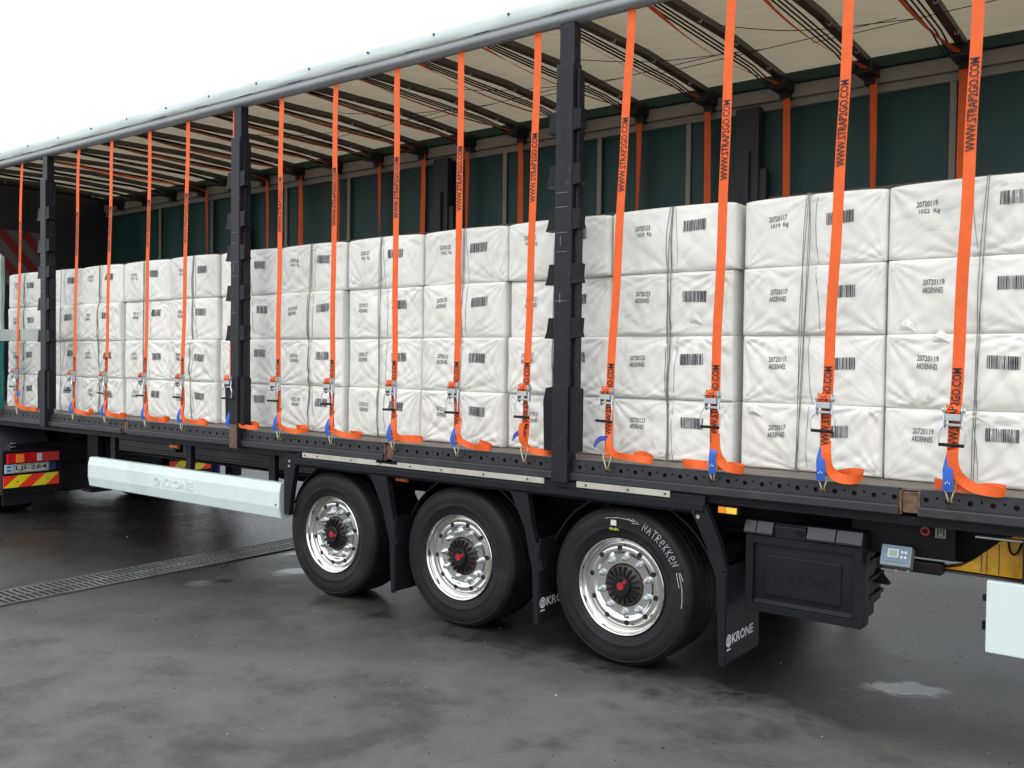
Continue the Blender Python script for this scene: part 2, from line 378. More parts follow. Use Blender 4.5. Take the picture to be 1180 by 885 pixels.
# ------------------------------------------------------------------ TRAILER
tr = empty('semi_trailer', (0,0,0), 'long curtain-sided semi-trailer with its side open, loaded with white bales', 'trailer')
X0, X1, YW = -7.6, 6.1, 2.45
q = B(); q.box(X0, X1, .035, YW-.03, 1.19, 1.25); q.build('deck', M['deck'], tr)
# side rail with real holes
def hole_strip(q, x0, x1, z0, z1, yf, dep=.02):
    n = max(1, round((x1-x0)/.05)); w = (x1-x0)/n; zc = (z0+z1)/2
    for i in range(n):
        a = x0+i*w; cx = a+w/2; r = .0135 if i % 2 == 0 else .006; cz = zc-.004 if i % 2 == 0 else zc+.008
        K = 12; inn = []; outr = []
        for k in range(K):
            th = 2*math.pi*(k+.5)/K; c, s_ = math.cos(th), math.sin(th)
            inn.append((cx+r*c, cz+r*s_))
            tx = (w/2)/abs(c) if c else 9; tz = ((z1-cz) if s_ > 0 else (cz-z0))/abs(s_) if s_ else 9
            t_ = min(tx, tz); outr.append((cx+t_*c, cz+t_*s_))
        cor = [(a+w,z1),(a,z1),(a,z0),(a+w,z0)]
        vs = [(x,yf,z) for x,z in inn]+[(x,yf,z) for x,z in outr]+[(x,yf+dep,z) for x,z in inn]+[(x,yf,z) for x,z in cor]
        fs = [(k,(k+1)%K,K+(k+1)%K,K+k) for k in range(K)]+[(k,2*K+k,2*K+(k+1)%K,(k+1)%K) for k in range(K)]
        # corner fill
        for ci, (X, Z) in enumerate(cor):
            best = None
            for k in range(K):
                p, p2 = outr[k], outr[(k+1)%K]
                onx = lambda P_: abs(P_[0]-X) < 1e-6; onz = lambda P_: abs(P_[1]-Z) < 1e-6
                if (onx(p) and onz(p2)) or (onz(p) and onx(p2)): best = k
            if best is not None: fs.append((K+best, K+(best+1)%K, 3*K+ci))
        q.add(vs, fs)
joints = [-5.6, -2.93, -.02+.68, 4.30]
segs = []; a = X0
for j in joints: segs.append((a, j-.05)); a = j+.05
segs.append((a, X1))
q = B(); q2 = B()
for a, b_ in segs:
    hole_strip(q, a, b_, 1.172, 1.243, .0)
    q.box(a, b_, .0, .034, 1.2435, 1.2525)
    q.prismx([(.0,1.1715),(-.022,1.166),(-.026,1.160),(-.026,1.124),(-.018,1.116),(.0,1.112)], a, b_)
q.build('side_rail', M['rail_paint'], tr)
q2.box(X0, X1, .0205, .032, 1.17, 1.24); q2.box(X0, X1, .012, .06, 1.068, 1.111)
q2.build('rail_backing', M['black_paint'], tr)
q = B()
for j in joints: q.box(j-.036, j+.036, .005, .019, 1.13, 1.235, .003); q.box(j-.049, j-.038, -.006, .018, 1.12, 1.24); q.box(j+.038, j+.049, -.006, .018, 1.12, 1.24)
build_each(q, 'post_pocket', M['rust'], tr)
q = B(); q.box(X0, X1, YW-.03, YW, 1.05, 1.26, .004); q.build('side_rail', M['rail_paint'], tr)
# cream strip and fender trim
q = B()
q.box(-.28, .55, -.034, -.027, 1.082, 1.1195, .001); q.box(.77, 2.08, -.034, -.027, 1.082, 1.1195, .001); q.box(2.33, 2.98, -.034, -.027, 1.082, 1.1195, .001); q.box(.55,.77,-.0325,-.027,1.084,1.10)
st = q.build('reflective_strip', M['strip'], tr)
q = B()
for x in (-.25,-.1,.28,.6,.9,1.2,1.58,1.95,2.4,2.7,2.95): q.cyl((x,-.037,1.10),(x,-.030,1.10),.007,n=10)
build_each(q, 'rivet', M['steel_dark'], st)
q = B(); q.prismx([(-.026,1.11),(-.028,1.075),(-.045,1.062),(-.045,1.025),(-.03,1.005),(.10,1.005),(.10,1.045),(.0,1.045),(.0,1.11)], -.36, 3.20)
q.box(-.36,3.2,.10,.62,1.03,1.045); q.build('fender_trim', M['black_plastic'], tr)
# mudguard struts and flaps
def strut(poly, rivet=None):
    q = B(); q.prism(poly, -.035, -.005); xm = max(p[0] for p in poly)
    q.prism([(x+.012 if i in (0,) else x, z) for i, (x, z) in enumerate(poly)], -.005, .012)
    o = q.build('fender_strut', M['black_plastic'], tr)
    if rivet:
        q = B()
        for x, z in rivet: q.cyl((x,-.041,z),(x,-.034,z),.012,n=12)
        build_each(q, 'bolt', M['steel'], o)
    return o
strut([(3.09,1.07),(3.205,1.065),(3.29,.88),(3.345,.70),(3.27,.68),(3.22,.82),(3.155,.95)], [(3.135,1.03),(3.165,.99)])
strut([(1.81,1.01),(1.95,1.01),(1.99,.80),(2.08,.52),(2.00,.50),(1.93,.78)])
strut([(.49,1.01),(.66,1.01),(.71,.80),(.78,.52),(.71,.50),(.62,.78)])
strut([(-.50,1.10),(-.30,1.10),(-.37,.98),(-.42,.74),(-.44,.60),(-.50,.60)], [(-.43,1.04),(-.435,1.0)])
def flap(x, letters):
    q = B(); q.box(x, x+.012, -.03, .44, .17, .72, .003); q.prism([(x-.055,.68),(x+.005,.68),(x+.005,.16),(x-.03,.16)], -.038, -.022)
    q.box(x-.06, x+.014, -.04, .03, .665, .69, .003)
    o = q.build('mud_flap', M['black_plastic'], tr)
    if letters:
        q = B()
        text(q, 'KRONE', lambda u, v: (x+.0135, .045+u*.30, .272+v*.058), bold=.02)
        # emblem: crown-like oval
        K = 20; vs = []; fs = []
        for i in range(K):
            th = 2*math.pi*i/K
            for r in (1, .74): vs.append((x+.0135, .0+.034*r*math.cos(th), .300+.036*r*math.sin(th)))
        for i in range(K): fs.append((2*i,2*i+1,2*((i+1)%K)+1,2*((i+1)%K)))
        q.add(vs, fs)
        for dy in (-.014,-.002,.010): q.box(x+.0125, x+.014, dy, dy+.006, .268, .315)
        q.box(x+.0125, x+.014, -.016, .018, .312, .319); q.box(x+.0125,x+.014,-.022,.024,.245,.253)
        q.build('flap_lettering', M['white_print'], o)
    return o
flap(3.335, True); flap(2.045, True); flap(.75, False)
for x in (3.335, 2.045, .75):
    q = B(); q.box(x, x+.012, YW-.44, YW+.01, .17, .95, .003); q.build('mud_flap', M['black_plastic'], tr)
# arches over each wheel (both sides)
for xc in (0, 1.31, 2.62):
    for y0, y1 in ((.13,.46),(YW-.46,YW-.13)):
        q = B(); n = 14
        for i in range(n):
            a0 = math.radians(20+140*i/n); a1 = math.radians(20+140*(i+1)/n); R, R2 = .600, .610
            pts = [(xc+R*math.cos(a0), .47+R*math.sin(a0)*.95),(xc+R*math.cos(a1), .47+R*math.sin(a1)*.95),(xc+R2*math.cos(a1), .47+R2*math.sin(a1)*.95),(xc+R2*math.cos(a0), .47+R2*math.sin(a0)*.95)]
            q.prism(pts, y0, y1)
        q.build('mudguard', M['black_plastic'], tr)
# underframe
q = B()
for y in (.72, 1.68):
    q.box(-4.2, X1-.1, y-.006, y+.006, .82, 1.17); q.box(-4.2, X1-.1, y-.07, y+.07, .80, .82); q.box(-4.2, X1-.1, y-.07, y+.07, 1.165, 1.185)
    q.box(X0+.1, -4.2, y-.07, y+.07, 1.02, 1.185)
q.build('main_beam', M['black_paint'], tr)
q = B()
q.box(-4.1, -.5, .50, .53, .95, .975, .004); q.box(-4.1, -.5, .50, .53, .89, .905, .004); q.box(-4.1,-.5,.52,.54,.86,1.05); q.box(-4.1, -.5, .49, .53, .86, .875, .004)
q.build('pallet_rack_side', mat('dull_grey_beam', (.055,.05,.052), .45, dirt=(.10,.09,.085)), tr)
q = B(); x = X0+.3
while x < X1-.1: q.box(x, x+.05, .08, YW-.08, 1.08, 1.165); x += .55
build_each(q, 'crossmember', M['black_paint'], tr)
for xc in (0, 1.31, 2.62):
    q = B(); q.cyl((xc,.3,.49),(xc,YW-.3,.49),.075,n=16); q.build('axle', M['black_paint'], tr)
    q = B()
    for y in (.62,1.78): q.box(xc-.45, xc+.12, y-.05, y+.05, .50, .60, .01); q.cyl((xc+.15,y,.62),(xc+.15,y,.95),.14,n=16); q.box(xc-.5,xc-.4,y-.06,y+.06,.55,1.02)
    build_each(q, 'suspension', M['black_paint'], tr)
for xl, y in ((-4.39,.5), (-3.9,1.95)):
    q = B(); q.box(xl-.07,xl+.07,y-.07,y+.07,.45,1.1,.01); q.box(xl-.05,xl+.05,y-.05,y+.05,.40,.6,.006); q.box(xl-.11,xl+.11,y-.12,y+.12,.37,.40,.005); q.box(xl+.09,xl+.19,y-.09,y-.02,.75,1.0,.01)
    q.build('landing_leg', M['black_paint'], tr)
q = B(); q.cyl((3.6,.9,.75),(3.6,1.7,.75),.16,n=24); q.cyl((-1.9,1.1,.80),(-1.0,1.1,.80),.14,n=24); build_each(q, 'air_tank', M['black_paint'], tr)
# marker lights
def marker(x0, x1, z0, z1, y, bright):
    q = B(); q.box(x0-.006, x1+.006, y, y+.02, z0-.006, z1+.006, .004); o = q.build('marker_light', M['black_plastic'] if bright else M['orange_lens'], tr)
    q = B(); q.box(x0, x0+(x1-x0)*.4, y-.012, y, z0, z1, .003); q.build('lens', M['amber'] if bright else M['orange_lens'], o)
    q = B(); q.box(x0+(x1-x0)*.42, x1, y-.012, y, z0, z1, .003); q.build('lens', M['amber_pale'] if bright else M['orange_lens'], o)
marker(3.275, 3.385, 1.022, 1.056, .0, True)
marker(.69, .80, .975, 1.00, .04, False); marker(-2.27, -2.14, 1.025, 1.05, .06, False); marker(-4.95, -4.85, 1.10, 1.125, .03, False)
for x in (-2.20, .745):
    q = B(); q.box(x-.02, x+.02, .06, .14, .98, 1.12); q.build('marker_bracket', M['black_paint'], tr)
# white side guard with embossed word
prof = [(.03,.842),(.012,.840),(.006,.834),(-.010,.765),(-.011,.640),(.006,.552),(.014,.545),(.045,.54),(.075,.55),(.075,.84)]
q = B(); q.prismx(prof, -3.62, -.60); q.prismx([(.03,.842),(.006,.834),(-.010,.765),(-.011,.640),(.014,.545),(.16,.56),(.16,.842)], -.5995, -.59)
sg = q.build('side_guard', M['white_paint'], tr)
q = B()
def gp(u, v): z = .665+v*.078; return (-2.28+u*.48, -.0165, z)
text(q, 'KRONE', gp, bold=.03, thick=(0,.010,0))
K = 20
for i in range(K):
    t0 = 2*math.pi*i/K; t1 = 2*math.pi*(i+1)/K
    P_ = [(-2.37+.05*rr*math.cos(tt), .706+.042*rr*math.sin(tt)) for rr, tt in ((1,t0),(1,t1),(.75,t1),(.75,t0))]
    q.prism(P_, -.0165, .0)
for dx in (-2.39,-2.373,-2.356): q.box(dx, dx+.007, -.0155, .0, .68, .73)
q.build('raised_lettering', M['white_paint'], sg)
q = B()
for x in (-3.3, -2.0, -.8): q.box(x-.04, x+.04, .076, .12, .60, 1.1)
q.box(-.64,-.60,.0,.004,.62,.63); build_each(q, 'guard_bracket', M['black_paint'], sg)
q = B(); q.cyl((-.635,-.014,.66),(-.635,.0,.66),.008,n=10); q.build('bolt', M['steel_dark'], sg)
# rear white side panel
q = B(); q.box(4.655, 6.05, -.004, .03, .50, .845, .006); q.box(4.655, 4.665, .03, .10, .52, .83)
rp = q.build('side_guard', M['white_paint'], tr)
q = B(); q.box(4.80, 4.9, .03, .3, .55, 1.05); q.box(5.8, 5.9, .03, .3, .55, 1.05); q.cyl((4.645,.03,.74),(4.645,.03,.77),.012,n=8); q.cyl((4.645,.03,.60),(4.645,.03,.64),.012,n=8)
build_each(q, 'guard_bracket', M['black_paint'], rp)
# toolbox
tb = B(); tb.box(3.40, 4.055, .10, .22, .47, .985, .022); tb.box(3.42, 4.04, .22, .36, .50, .95, .012); tb.box(3.44,4.03,.36,.52,.55,.93,.012)
for z in (.60,.70,.80): tb.box(3.43,4.052,.23,.50,z,z+.02,.004)
tb.prism([(4.03,.74),(4.10,.66),(4.03,.66)], .40, .46)
tbo = tb.build('toolbox', M['black_plastic'], tr, autos=35)
q = B()                                           # raised frame, recess and inner panel on the lid
def ring(q, x0, x1, z0, z1, w, ya, yb):
    q.box(x0, x1, ya, yb, z1-w, z1, .003); q.box(x0, x1, ya, yb, z0, z0+w, .003); q.box(x0, x0+w, ya, yb, z0+w, z1-w, .003); q.box(x1-w, x1, ya, yb, z0+w, z1-w, .003)
ring(q, 3.405, 4.05, .475, .905, .045, .080, .11)
q.box(3.52, 3.94, .088, .11, .575, .805, .008)
q.prismx([(.082,.525),(.100,.545),(.1,.52)], 3.455, 4.0)
q.build('lid_panel', M['black_plastic'], tbo)
q = B()
for a_, b_ in ((3.402,3.468),(3.474,3.565),(3.76,3.91),(3.918,4.05)):
    q.prismx([(.062,.915),(.058,.925),(.085,.985),(.12,.985),(.12,.915)], a_, b_)
build_each(q, 'lid_catch', mat('worn_black_plastic', (.028,.028,.036), .35, bump=.2), tbo)
q = B(); q.box(3.572, 3.752, .075, .12, .90, .975, .01); q.tube([(3.70,.07,.955),(3.72,.055,.945),(3.735,.07,.935)], .006); q.build('latch', M['black_plastic'], tbo)
q = B()
text(q, 'KRONE', lambda u, v: (3.645+u*.26, .084, .655+v*.055), bold=.02, thick=(0,.006,0))
for i in range(K):
    t0 = 2*math.pi*i/K; t1 = 2*math.pi*(i+1)/K
    q.prism([(3.595+.03*rr*math.cos(tt), .683+.03*rr*math.sin(tt)) for rr, tt in ((1,t0),(1,t1),(.75,t1),(.75,t0))], .0855, .089)
q.build('raised_lettering', M['black_plastic'], tbo)
# control display, red socket, notice
T = Matrix.Translation((4.215,.10,.885)) @ Matrix.Rotation(math.radians(-24), 4, 'X')
q = B(); q.box(-.075,.075,-.012,.06,-.055,.055,.008,T=T); dp = q.build('control_unit', M['grey_case'], tr)
q = B(); q.box(-.066,.066,-.0155,-.0118,-.036,.046,.001,T=T); q.build('keypad', M['display'], dp)
q = B(); q.box(-.040,.014,-.0185,-.0150,-.012,.032,.001,T=T); o_ = q.build('screen_frame', M['clear_lens'], dp)
q = B(); q.box(-.034,.008,-.0205,-.0180,-.006,.026,.0006,T=T); q.build('screen', M['lcd'], dp)
q = B()
for i in range(4): q.box(.024+.018*(i%2), .036+.018*(i%2), -.0185, -.0150, .012-.026*(i//2), .026-.026*(i//2), .001, T=T)
build_each(q, 'button', M['clear_lens'], dp)
q = B(); q.box(3.95,4.47,.22,.26,.87,1.16,.006); q.box(4.1,4.42,.16,.24,.80,.86,.008); q.box(4.4,6.0,.44,.46,.83,1.1); pn = q.build('valve_panel', M['black_paint'], tr)
q = B(); q.cyl((4.33,.19,1.015),(4.33,.222,1.015),.024,n=16); q.build('red_button', M['red'], pn); q = B(); q.cyl((4.33,.183,1.015),(4.33,.20,1.015),.012,n=12); q.build('button_centre', M['hole'], pn)
q = B(); q.box(4.375,4.425,.209,.219,.985,1.045,.002); q.build('notice', M['beige'], pn)
q = B()
for i in range(3): q.box(4.383+.014*i,4.392+.014*i,.2065,.2085,.995+.01*(i%2),1.035)
q.box(4.38,4.42,.2065,.2085,.990,.993); q.build('notice_marks', M['steel_dark'], pn)
q = B()
for p_ in ((4.20,.80),(4.26,.805),(4.14,.86)): q.cyl((p_[0],.155,p_[1]),(p_[0],.165,p_[1]),.006,n=8)
q.build('screws', M['chrome'], pn)
# yellow curved panel
pts = [(4.40,.815),(4.48,.835),(4.54,.875),(4.60,.93),(4.66,.985),(4.74,1.03),(6.0,1.03),(6.0,.80)]
q = B(); q.prism(pts, .30, .42); yp = q.build('yellow_panel', M['yellow'], tr)
q = B(); q.prism([(4.38,.81),(6.0,.795),(6.0,.785),(4.38,.80)], .28, .44)
for x in (4.575,4.60,4.655): q.box(x, x+.004, .2975, .301, .82, .90+(x-4.55)*.7)
q.build('panel_edge', M['steel_dark'], yp)
q = B(); q.tube(smooth_path([(4.70,.28,1.0),(4.71,.27,.95),(4.73,.27,.935),(4.75,.27,.96),(4.76,.28,1.0)],4),.006); q.build('chain', M['black_paint'], yp)
q = B(); q.cyl((4.58,.12,1.03),(5.9,.12,1.03),.008); q.cyl((4.7,.12,1.03),(4.7,.3,1.05),.008);q.cyl((5.8,.12,1.03),(5.8,.3,1.05),.008); q.build('grab_rod', M['steel'], tr)
# ---- posts
def post(xc, k, label):
    w = .055 if k else .05
    q = B()
    q.box(xc-w, xc+w, -.030, .045, 3.70, 4.0, .004)
    q.box(xc-w-.008, xc+w+.008, -.052, .050, 1.70, 3.74, .006)
    q.box(xc+w+.012, xc+w+.030, -.015, .05, 1.3, 3.70, .003)
    q.box(xc-w-.006, xc+w+.006, -.062, .04, 1.105, 1.72, .005)
    p = q.build('post', M['post'], tr); p['label'] = label
    q = B()
    for z in (3.38, 3.04, 2.76, 2.42, 2.08):
        q.prism([(xc-.105,z+.065),(xc-w-.009,z+.065),(xc-w-.009,z-.065),(xc-.135,z-.065),(xc-.118,z-.02)], -.048, .02)
        q.prism([(xc+w+.009,z+.065),(xc+.125,z+.065),(xc+.118,z-.02),(xc+.128,z-.055),(xc+w+.009,z-.065)], -.048, .02)
    build_each(q, 'slat_pocket', M['black_plastic'], p)
    q = B()
    q.prism([(xc-.13,1.30),(xc-.14,1.62),(xc-.12,1.70),(xc-w-.008,1.71),(xc-w-.008,1.30)], -.045, .03)
    q.prism([(xc+.118,1.30),(xc+.118,1.70),(xc+w+.008,1.71),(xc+w+.008,1.30)], -.045, .03)
    build_each(q, 'hinge_box', M['black_plastic'], p)
    q = B()
    z = 1.8
    while z < 2.95: q.cyl((xc+w+.020,-.0165,z),(xc+w+.020,-.0145,z),.0032,n=6); z += .034  # pale dots painted as small highlights along the perforation
    for z in (2.93,2.84,2.68,2.56,2.25): q.box(xc-w, xc+w-.02, -.0535, -.0515, z, z+.0035)
    for z in (2.60,2.24): q.box(xc-.02,xc-.014,-.0535,-.0515,z,z+.06)
    q.build('wear_and_glints', M['wear_glint'], p)
    return p
post(2.215, 1, 'post above the rear wheels, largest of the three')
pp = post(-1.14, 0, 'middle post behind the white side guard'); post(-4.47, 0, 'post nearest the truck')
q = B(); q.box(-1.19,-1.09,-.0655,-.045,1.10,1.30,.004); q.build('rusty_foot', M['rust'], pp)
for xc in (2.43, -.90, -4.3):
    q = B(); q.box(xc-.10, xc+.10, 2.28, 2.37, 1.25, 3.95, .006); q.box(xc-.16,xc+.16,2.30,2.36,3.05,3.45,.006); q.box(xc-.03,xc+.03,2.25,2.28,1.5,3.6,.005)
    q.build('post', mat('far_post', (.022,.018,.026), .5), tr)
# lath in left bay
q = B(); q.box(-6.6,-4.56,-.02,.005,2.03,2.16,.004); q.build('lath', mat('grey_lath', (.33,.35,.33), .5), tr)
# ---- roof
q = B(); q.prismx([(-.012,3.992),(-.038,4.0),(-.048,4.018),(-.048,4.045),(-.038,4.058),(.06,4.058),(.05,4.03),(.02,3.992)], X0, X1)
q.prismx([(-.030,4.0585),(-.034,4.061),(-.034,4.070),(.05,4.070),(.05,4.0585)], X0, X1)
q.build('roof_rail', M['alu'], tr, autos=50)
# tarpaulin edge roll
q = B(); n = 340; prof = [(-.046,4.071),(-.056,4.085),(-.058,4.115),(-.056,4.145),(-.046,4.166),(.0,4.180),(.08,4.182)]
vs = []
for i in range(n+1):
    x = X0+(X1-X0)*i/n; ph = (x-.15)/.655*2*math.pi
    for j, (y_, z_) in enumerate(prof):
        a_ = (j/6)
        wv = -.005*math.cos(ph)*a_+.006*noise.noise(Vector((x*1.7, j*.4, 3)))+.005*noise.noise(Vector((x*6, j, 8)))
        vs.append((x, y_+.010*noise.noise(Vector((x*2.3, j*.5, 1)))*(j>0), z_+wv*(j>0)))
k = len(prof); q.add(vs, [(i*k+j, i*k+j+1, (i+1)*k+j+1, (i+1)*k+j) for i in range(n) for j in range(k-1)])
te = q.build('tarpaulin_edge', M['tarp_edge'], tr, smooth=True)
q = B(); x = -7.4
while x < X1:
    q.cyl((x,-.0655,4.136),(x,-.052,4.136),.0085,n=10); x += .655
build_each(q, 'eyelet', M['steel_dark'], te)
bows = [4.04+.655*i for i in range(-17, 4)]
q = B(); nx, ny = 210, 24; vs = []
for i in range(nx+1):
    x = X0+(X1-X0)*i/nx; ph = (x-4.04)/.655*2*math.pi
    for j in range(ny+1):
        y_ = .05+(YW-.08)*j/ny
        z_ = 4.19+.05*math.sin(math.pi*j/ny)-.018*(1-math.cos(ph))/2*math.sin(math.pi*j/ny)+.008*noise.noise(Vector((x*2.5, y_*4, 0)))
        vs.append((x, y_, z_))
q.add(vs, [(i*(ny+1)+j, i*(ny+1)+j+1, (i+1)*(ny+1)+j+1, (i+1)*(ny+1)+j) for i in range(nx) for j in range(ny)])
q.build('roof_tarpaulin', M['tarp'], tr, smooth=True)
for x in bows:
    if x > X1-.05: continue
    q = B(); q.prismx([(.05,4.105),(1.2,4.145),(YW-.05,4.105),(YW-.05,4.15),(1.2,4.19),(.05,4.15)], x-.030, x+.030)
    o_ = q.build('roof_bow', M['brown_bow'], tr)
    q = B()
    for y_ in (.14,.72,1.3,1.9):
        zz = 4.105+.04*min(y_,YW-y_)/1.2
        q.tube([(x+.012,y_,zz-.002),(x+.020,y_,zz-.022),(x+.034,y_,zz-.024),(x+.040,y_,zz-.004)], .0045, n=5)
    build_each(q, 'clip', M['steel'], o_)
    q = B(); q.box(x-.07,x+.06,YW-.30,YW-.08,4.03,4.12,.012); q.box(x-.04,x+.04,YW-.16,YW-.07,3.98,4.06,.01); q.box(x-.05,x+.05,.06,.13,4.06,4.12,.01)
    build_each(q, 'bow_carriage', M['rod'], o_)
    q = B()
    for dx, sg_ in ((-.062,.010),(-.092,.014),(-.118,.022)):
        q.tube([(x+dx-.0,.08,4.12)]+[(x+dx+.02*math.sin(t_*3), .08+(YW-.3)*t_, 4.12-sg_*4*t_*(1-t_)) for t_ in (.2,.4,.6,.8)]+[(x+dx,YW-.2,4.08)], .0065, n=5)
    q.build('folding_rods', M['rod'], o_)
for k_, (xa, xb) in enumerate(((2.8,3.9),(1.6,2.9),(.3,1.7),(-1,.4),(-2.4,-1))):
    q = B(); q.tube(smooth_path([(xa,.9,4.13),((xa+xb)/2-.1,1.2,4.09),(xb,1.5,4.12)],6),.003,n=4); q.tube(smooth_path([(xa+.4,1.6,4.13),((xa+xb)/2+.5,1.4,4.08),(xb+.9,1.45,4.13)],6),.003,n=4)
    q.build('roof_cord', M['rod'], tr)
# far side: rail, curtain, poles, lath
q = B(); q.box(X0,X1,2.36,YW,3.995,4.10,.006); q.box(X0,X1,2.39,YW,3.93,3.992,.004); q.build('roof_rail', M['alu_pale'], tr)
q = B(); q.box(X0,X1,2.33,YW,4.106,4.19,.01)
x = X0+.1
while x < X1: q.cyl((x,2.325,4.112),(x,2.345,4.112),.012,n=8); x += .16
q.build('green_valance', mat('green_valance', (.01,.05,.035), .6), tr)
q = B(); nx = 420; vs = []
for i in range(nx+1):
    x = X0+(X1-X0)*i/nx
    d = .010*math.sin(x*9.6)+.012*noise.noise(Vector((x*1.3,0,4)))
    for z_ in (1.2,2.2,3.0,3.5,3.94): vs.append((x, 2.43+d, z_))
q.add(vs, [(i*5+j, i*5+j+1, (i+1)*5+j+1, (i+1)*5+j) for i in range(nx) for j in range(4)])
q.build('side_curtain', M['green'], tr, smooth=True)
for x in (5.1, 3.95, 3.05+.0, 1.85, .95, -.15, -1.25, -2.4, -3.5, -5.0, -6.2):
    if x == 3.05: continue
    q = B(); q.box(x-.022,x+.022,2.395,2.412,1.25,3.93,.003); q.build('curtain_pole', M['alu_pale'], tr)
q = B(); q.box(X0,X1,2.35,2.38,3.10,3.22,.004); q.box(X0,X1,2.35,2.38,2.2,2.32,.004); q.build('lath', mat('wooden_lath', (.20,.165,.14), .7, var=.2), tr)
# front wall + hazard panel
q = B(); q.box(X0-.04,X0,0,YW,1.1,4.25,.006)
for y_ in (.4,.8,1.2,1.6,2.0): q.box(X0,X0+.02,y_-.02,y_+.02,1.2,4.15)
fwl = q.build('front_wall', M['dark_wall'], tr)
def striped(name, fnp, w, h, ns, mats, parent, slant, org):
    # parallelogram stripes clipped to a rectangle (0..w, 0..h); fnp maps (a,b,d) to space
    def clip(poly, f):
        out = []
        for i in range(len(poly)):
            p, r_ = poly[i], poly[(i+1) % len(poly)]; fp, fr = f(p), f(r_)
            if fp >= 0: out.append(p)
            if fp*fr < 0: t_ = fp/(fp-fr); out.append((p[0]+(r_[0]-p[0])*t_, p[1]+(r_[1]-p[1])*t_))
        return out
    tot = w+abs(slant)*h; sw = tot/ns; q = B(); off = min(0, slant*h) if slant < 0 else 0
    base0 = 0 if slant < 0 else -slant*h
    for i in range(ns):
        a0 = base0+i*sw
        poly = [(a0,0),(a0+sw,0),(a0+sw+slant*h,h),(a0+slant*h,h)]
        poly = clip(poly, lambda p: p[0]); poly = clip(poly, lambda p: w-p[0]) if poly else []
        if len(poly) < 3: continue
        q.cur = i % 2; k_ = len(poly)
        q.add([fnp(a_, b_, 0) for a_, b_ in poly]+[fnp(a_, b_, 1) for a_, b_ in poly],
              [tuple(range(k_)), tuple(range(k_,2*k_))[::-1]]+[(j,(j+1)%k_,k_+(j+1)%k_,k_+j) for j in range(k_)])
    return q.build(name, mats, parent, org)
striped('striped_board', lambda a,b_,d: (X0+.034-.01*d, .82+a, 2.82+b_), .75, .75, 9, [M['stripe_r'], M['stripe_w']], fwl, -.9, (0,0,0))
q = B(); q.box(X1-.05,X1,0,.12,1.2,4.1); q.box(X1-.05,X1,YW-.12,YW,1.2,4.1); q.box(X1-.05,X1,.12,YW-.12,3.98,4.1); q.build('rear_frame', M['alu'], tr)
# gathered curtain at the front corner
q = B(); K = 26; zs = [1.16,1.25,1.6,2.1,2.15,2.6,3.0,3.06,3.2,3.6,4.0]; vs = []
for z_ in zs:
    for i in range(K):
        th = 2*math.pi*i/K; r_ = (.115 if z_ < 3.05 else .06)*(1+.22*math.sin(7*th+z_*2)+.08*noise.noise(Vector((z_*2, i*.7, 2))))
        vs.append((-5.70+r_*1.0*math.cos(th), -.02+r_*.8*math.sin(th), z_))
for j in range(len(zs)-1):
    for i in range(K):
        q.cur = 1 if 3 <= j < 7 else 0; q.add([], [])
        q.f.append([j*K+i, j*K+(i+1)%K, (j+1)*K+(i+1)%K, (j+1)*K+i]); q.mi.append(q.cur)
q.v = vs; q.build('gathered_curtain', [M['teal'], M['pale_teal']], tr, smooth=True)

# ---- wheels
rim_prof = [(.300,.09),(.305,.012),(.3045,.002),(.299,-.004),(.293,.0),(.289,.012),(.285,.030),(.276,.036),(.272,.044),(.268,.062),(.258,.070),(.251,.062),(.246,.046),(.240,.038),(.222,.0345),(.212,.036),(.203,.042),(.194,.049),(.188,.050),(.135,.050),(.128,.058),(.126,.11)]
q = B(); q.lathe(rim_prof, 96)
rim = q.build('wheel', M['chrome'], tr, loc=(2.62,.03,.49), autos=40); rim['label'] = 'wheel nearest the camera, with chalk handwriting on its tyre'
q = B()
tp = [(.303,.02),(.312,.004),(.330,-.004),(.36,-.012),(.362,-.0135),(.366,-.012),(.40,-.018),(.43,-.018),(.455,-.010),(.459,-.012),(.463,-.008),(.478,.002),(.489,.020),(.490,.05)]
for y_ in (.09,.155,.22,.285):
    tp += [(.4905,y_),(.4905,y_+.004),(.478,y_+.006),(.478,y_+.014),(.4905,y_+.016)]
tp += [(.490,.34),(.485,.365),(.46,.385),(.40,.392),(.34,.385),(.303,.36)]
q.lathe(tp, 120)
tyre = q.build('tyre', M['tyre'], rim, autos=40)
q = B()
for i in range(10):                                # dark hand holes with a lip
    th = 2*math.pi*(i+.5)/10+.12; c, s_ = math.cos(th), math.sin(th)
    q.cyl((.228*c,.050,.228*s_),(.2305*c,.0325,.2305*s_),.0165,n=16)
build_each(q, 'hand_hole', M['hole'], rim)
q = B()
q.lathe([(.128,.056),(.126,.050),(.120,.044),(.108,.036),(.10,.030),(.060,.024),(.056,.020),(.0,.020)], 48)
hub = q.build('hub', M['hubm'], rim, autos=30)
q = B()
for i in range(18):
    th = 2*math.pi*i/18; T = Matrix.Rotation(-th, 4, 'Y')
    q.box(.060,.116,.012,.042,-.0055,.0055,T=T)
q.lathe([(.062,.022),(.062,.004),(.056,-.002),(.0,-.002)], 36)
q.build('hub_cap', M['black_plastic'], rim)
q = B(); q.cyl((0,0,0),(0,-.0045,0),.024,n=20)
q.box(-.005,.005,-.0045,-.001,.02,.055,T=Matrix.Rotation(math.radians(38),4,'Y')); q.box(.004,.016,-.0045,-.001,.03,.05,T=Matrix.Rotation(math.radians(38),4,'Y'))
q.build('hub_emblem', M['red'], rim)
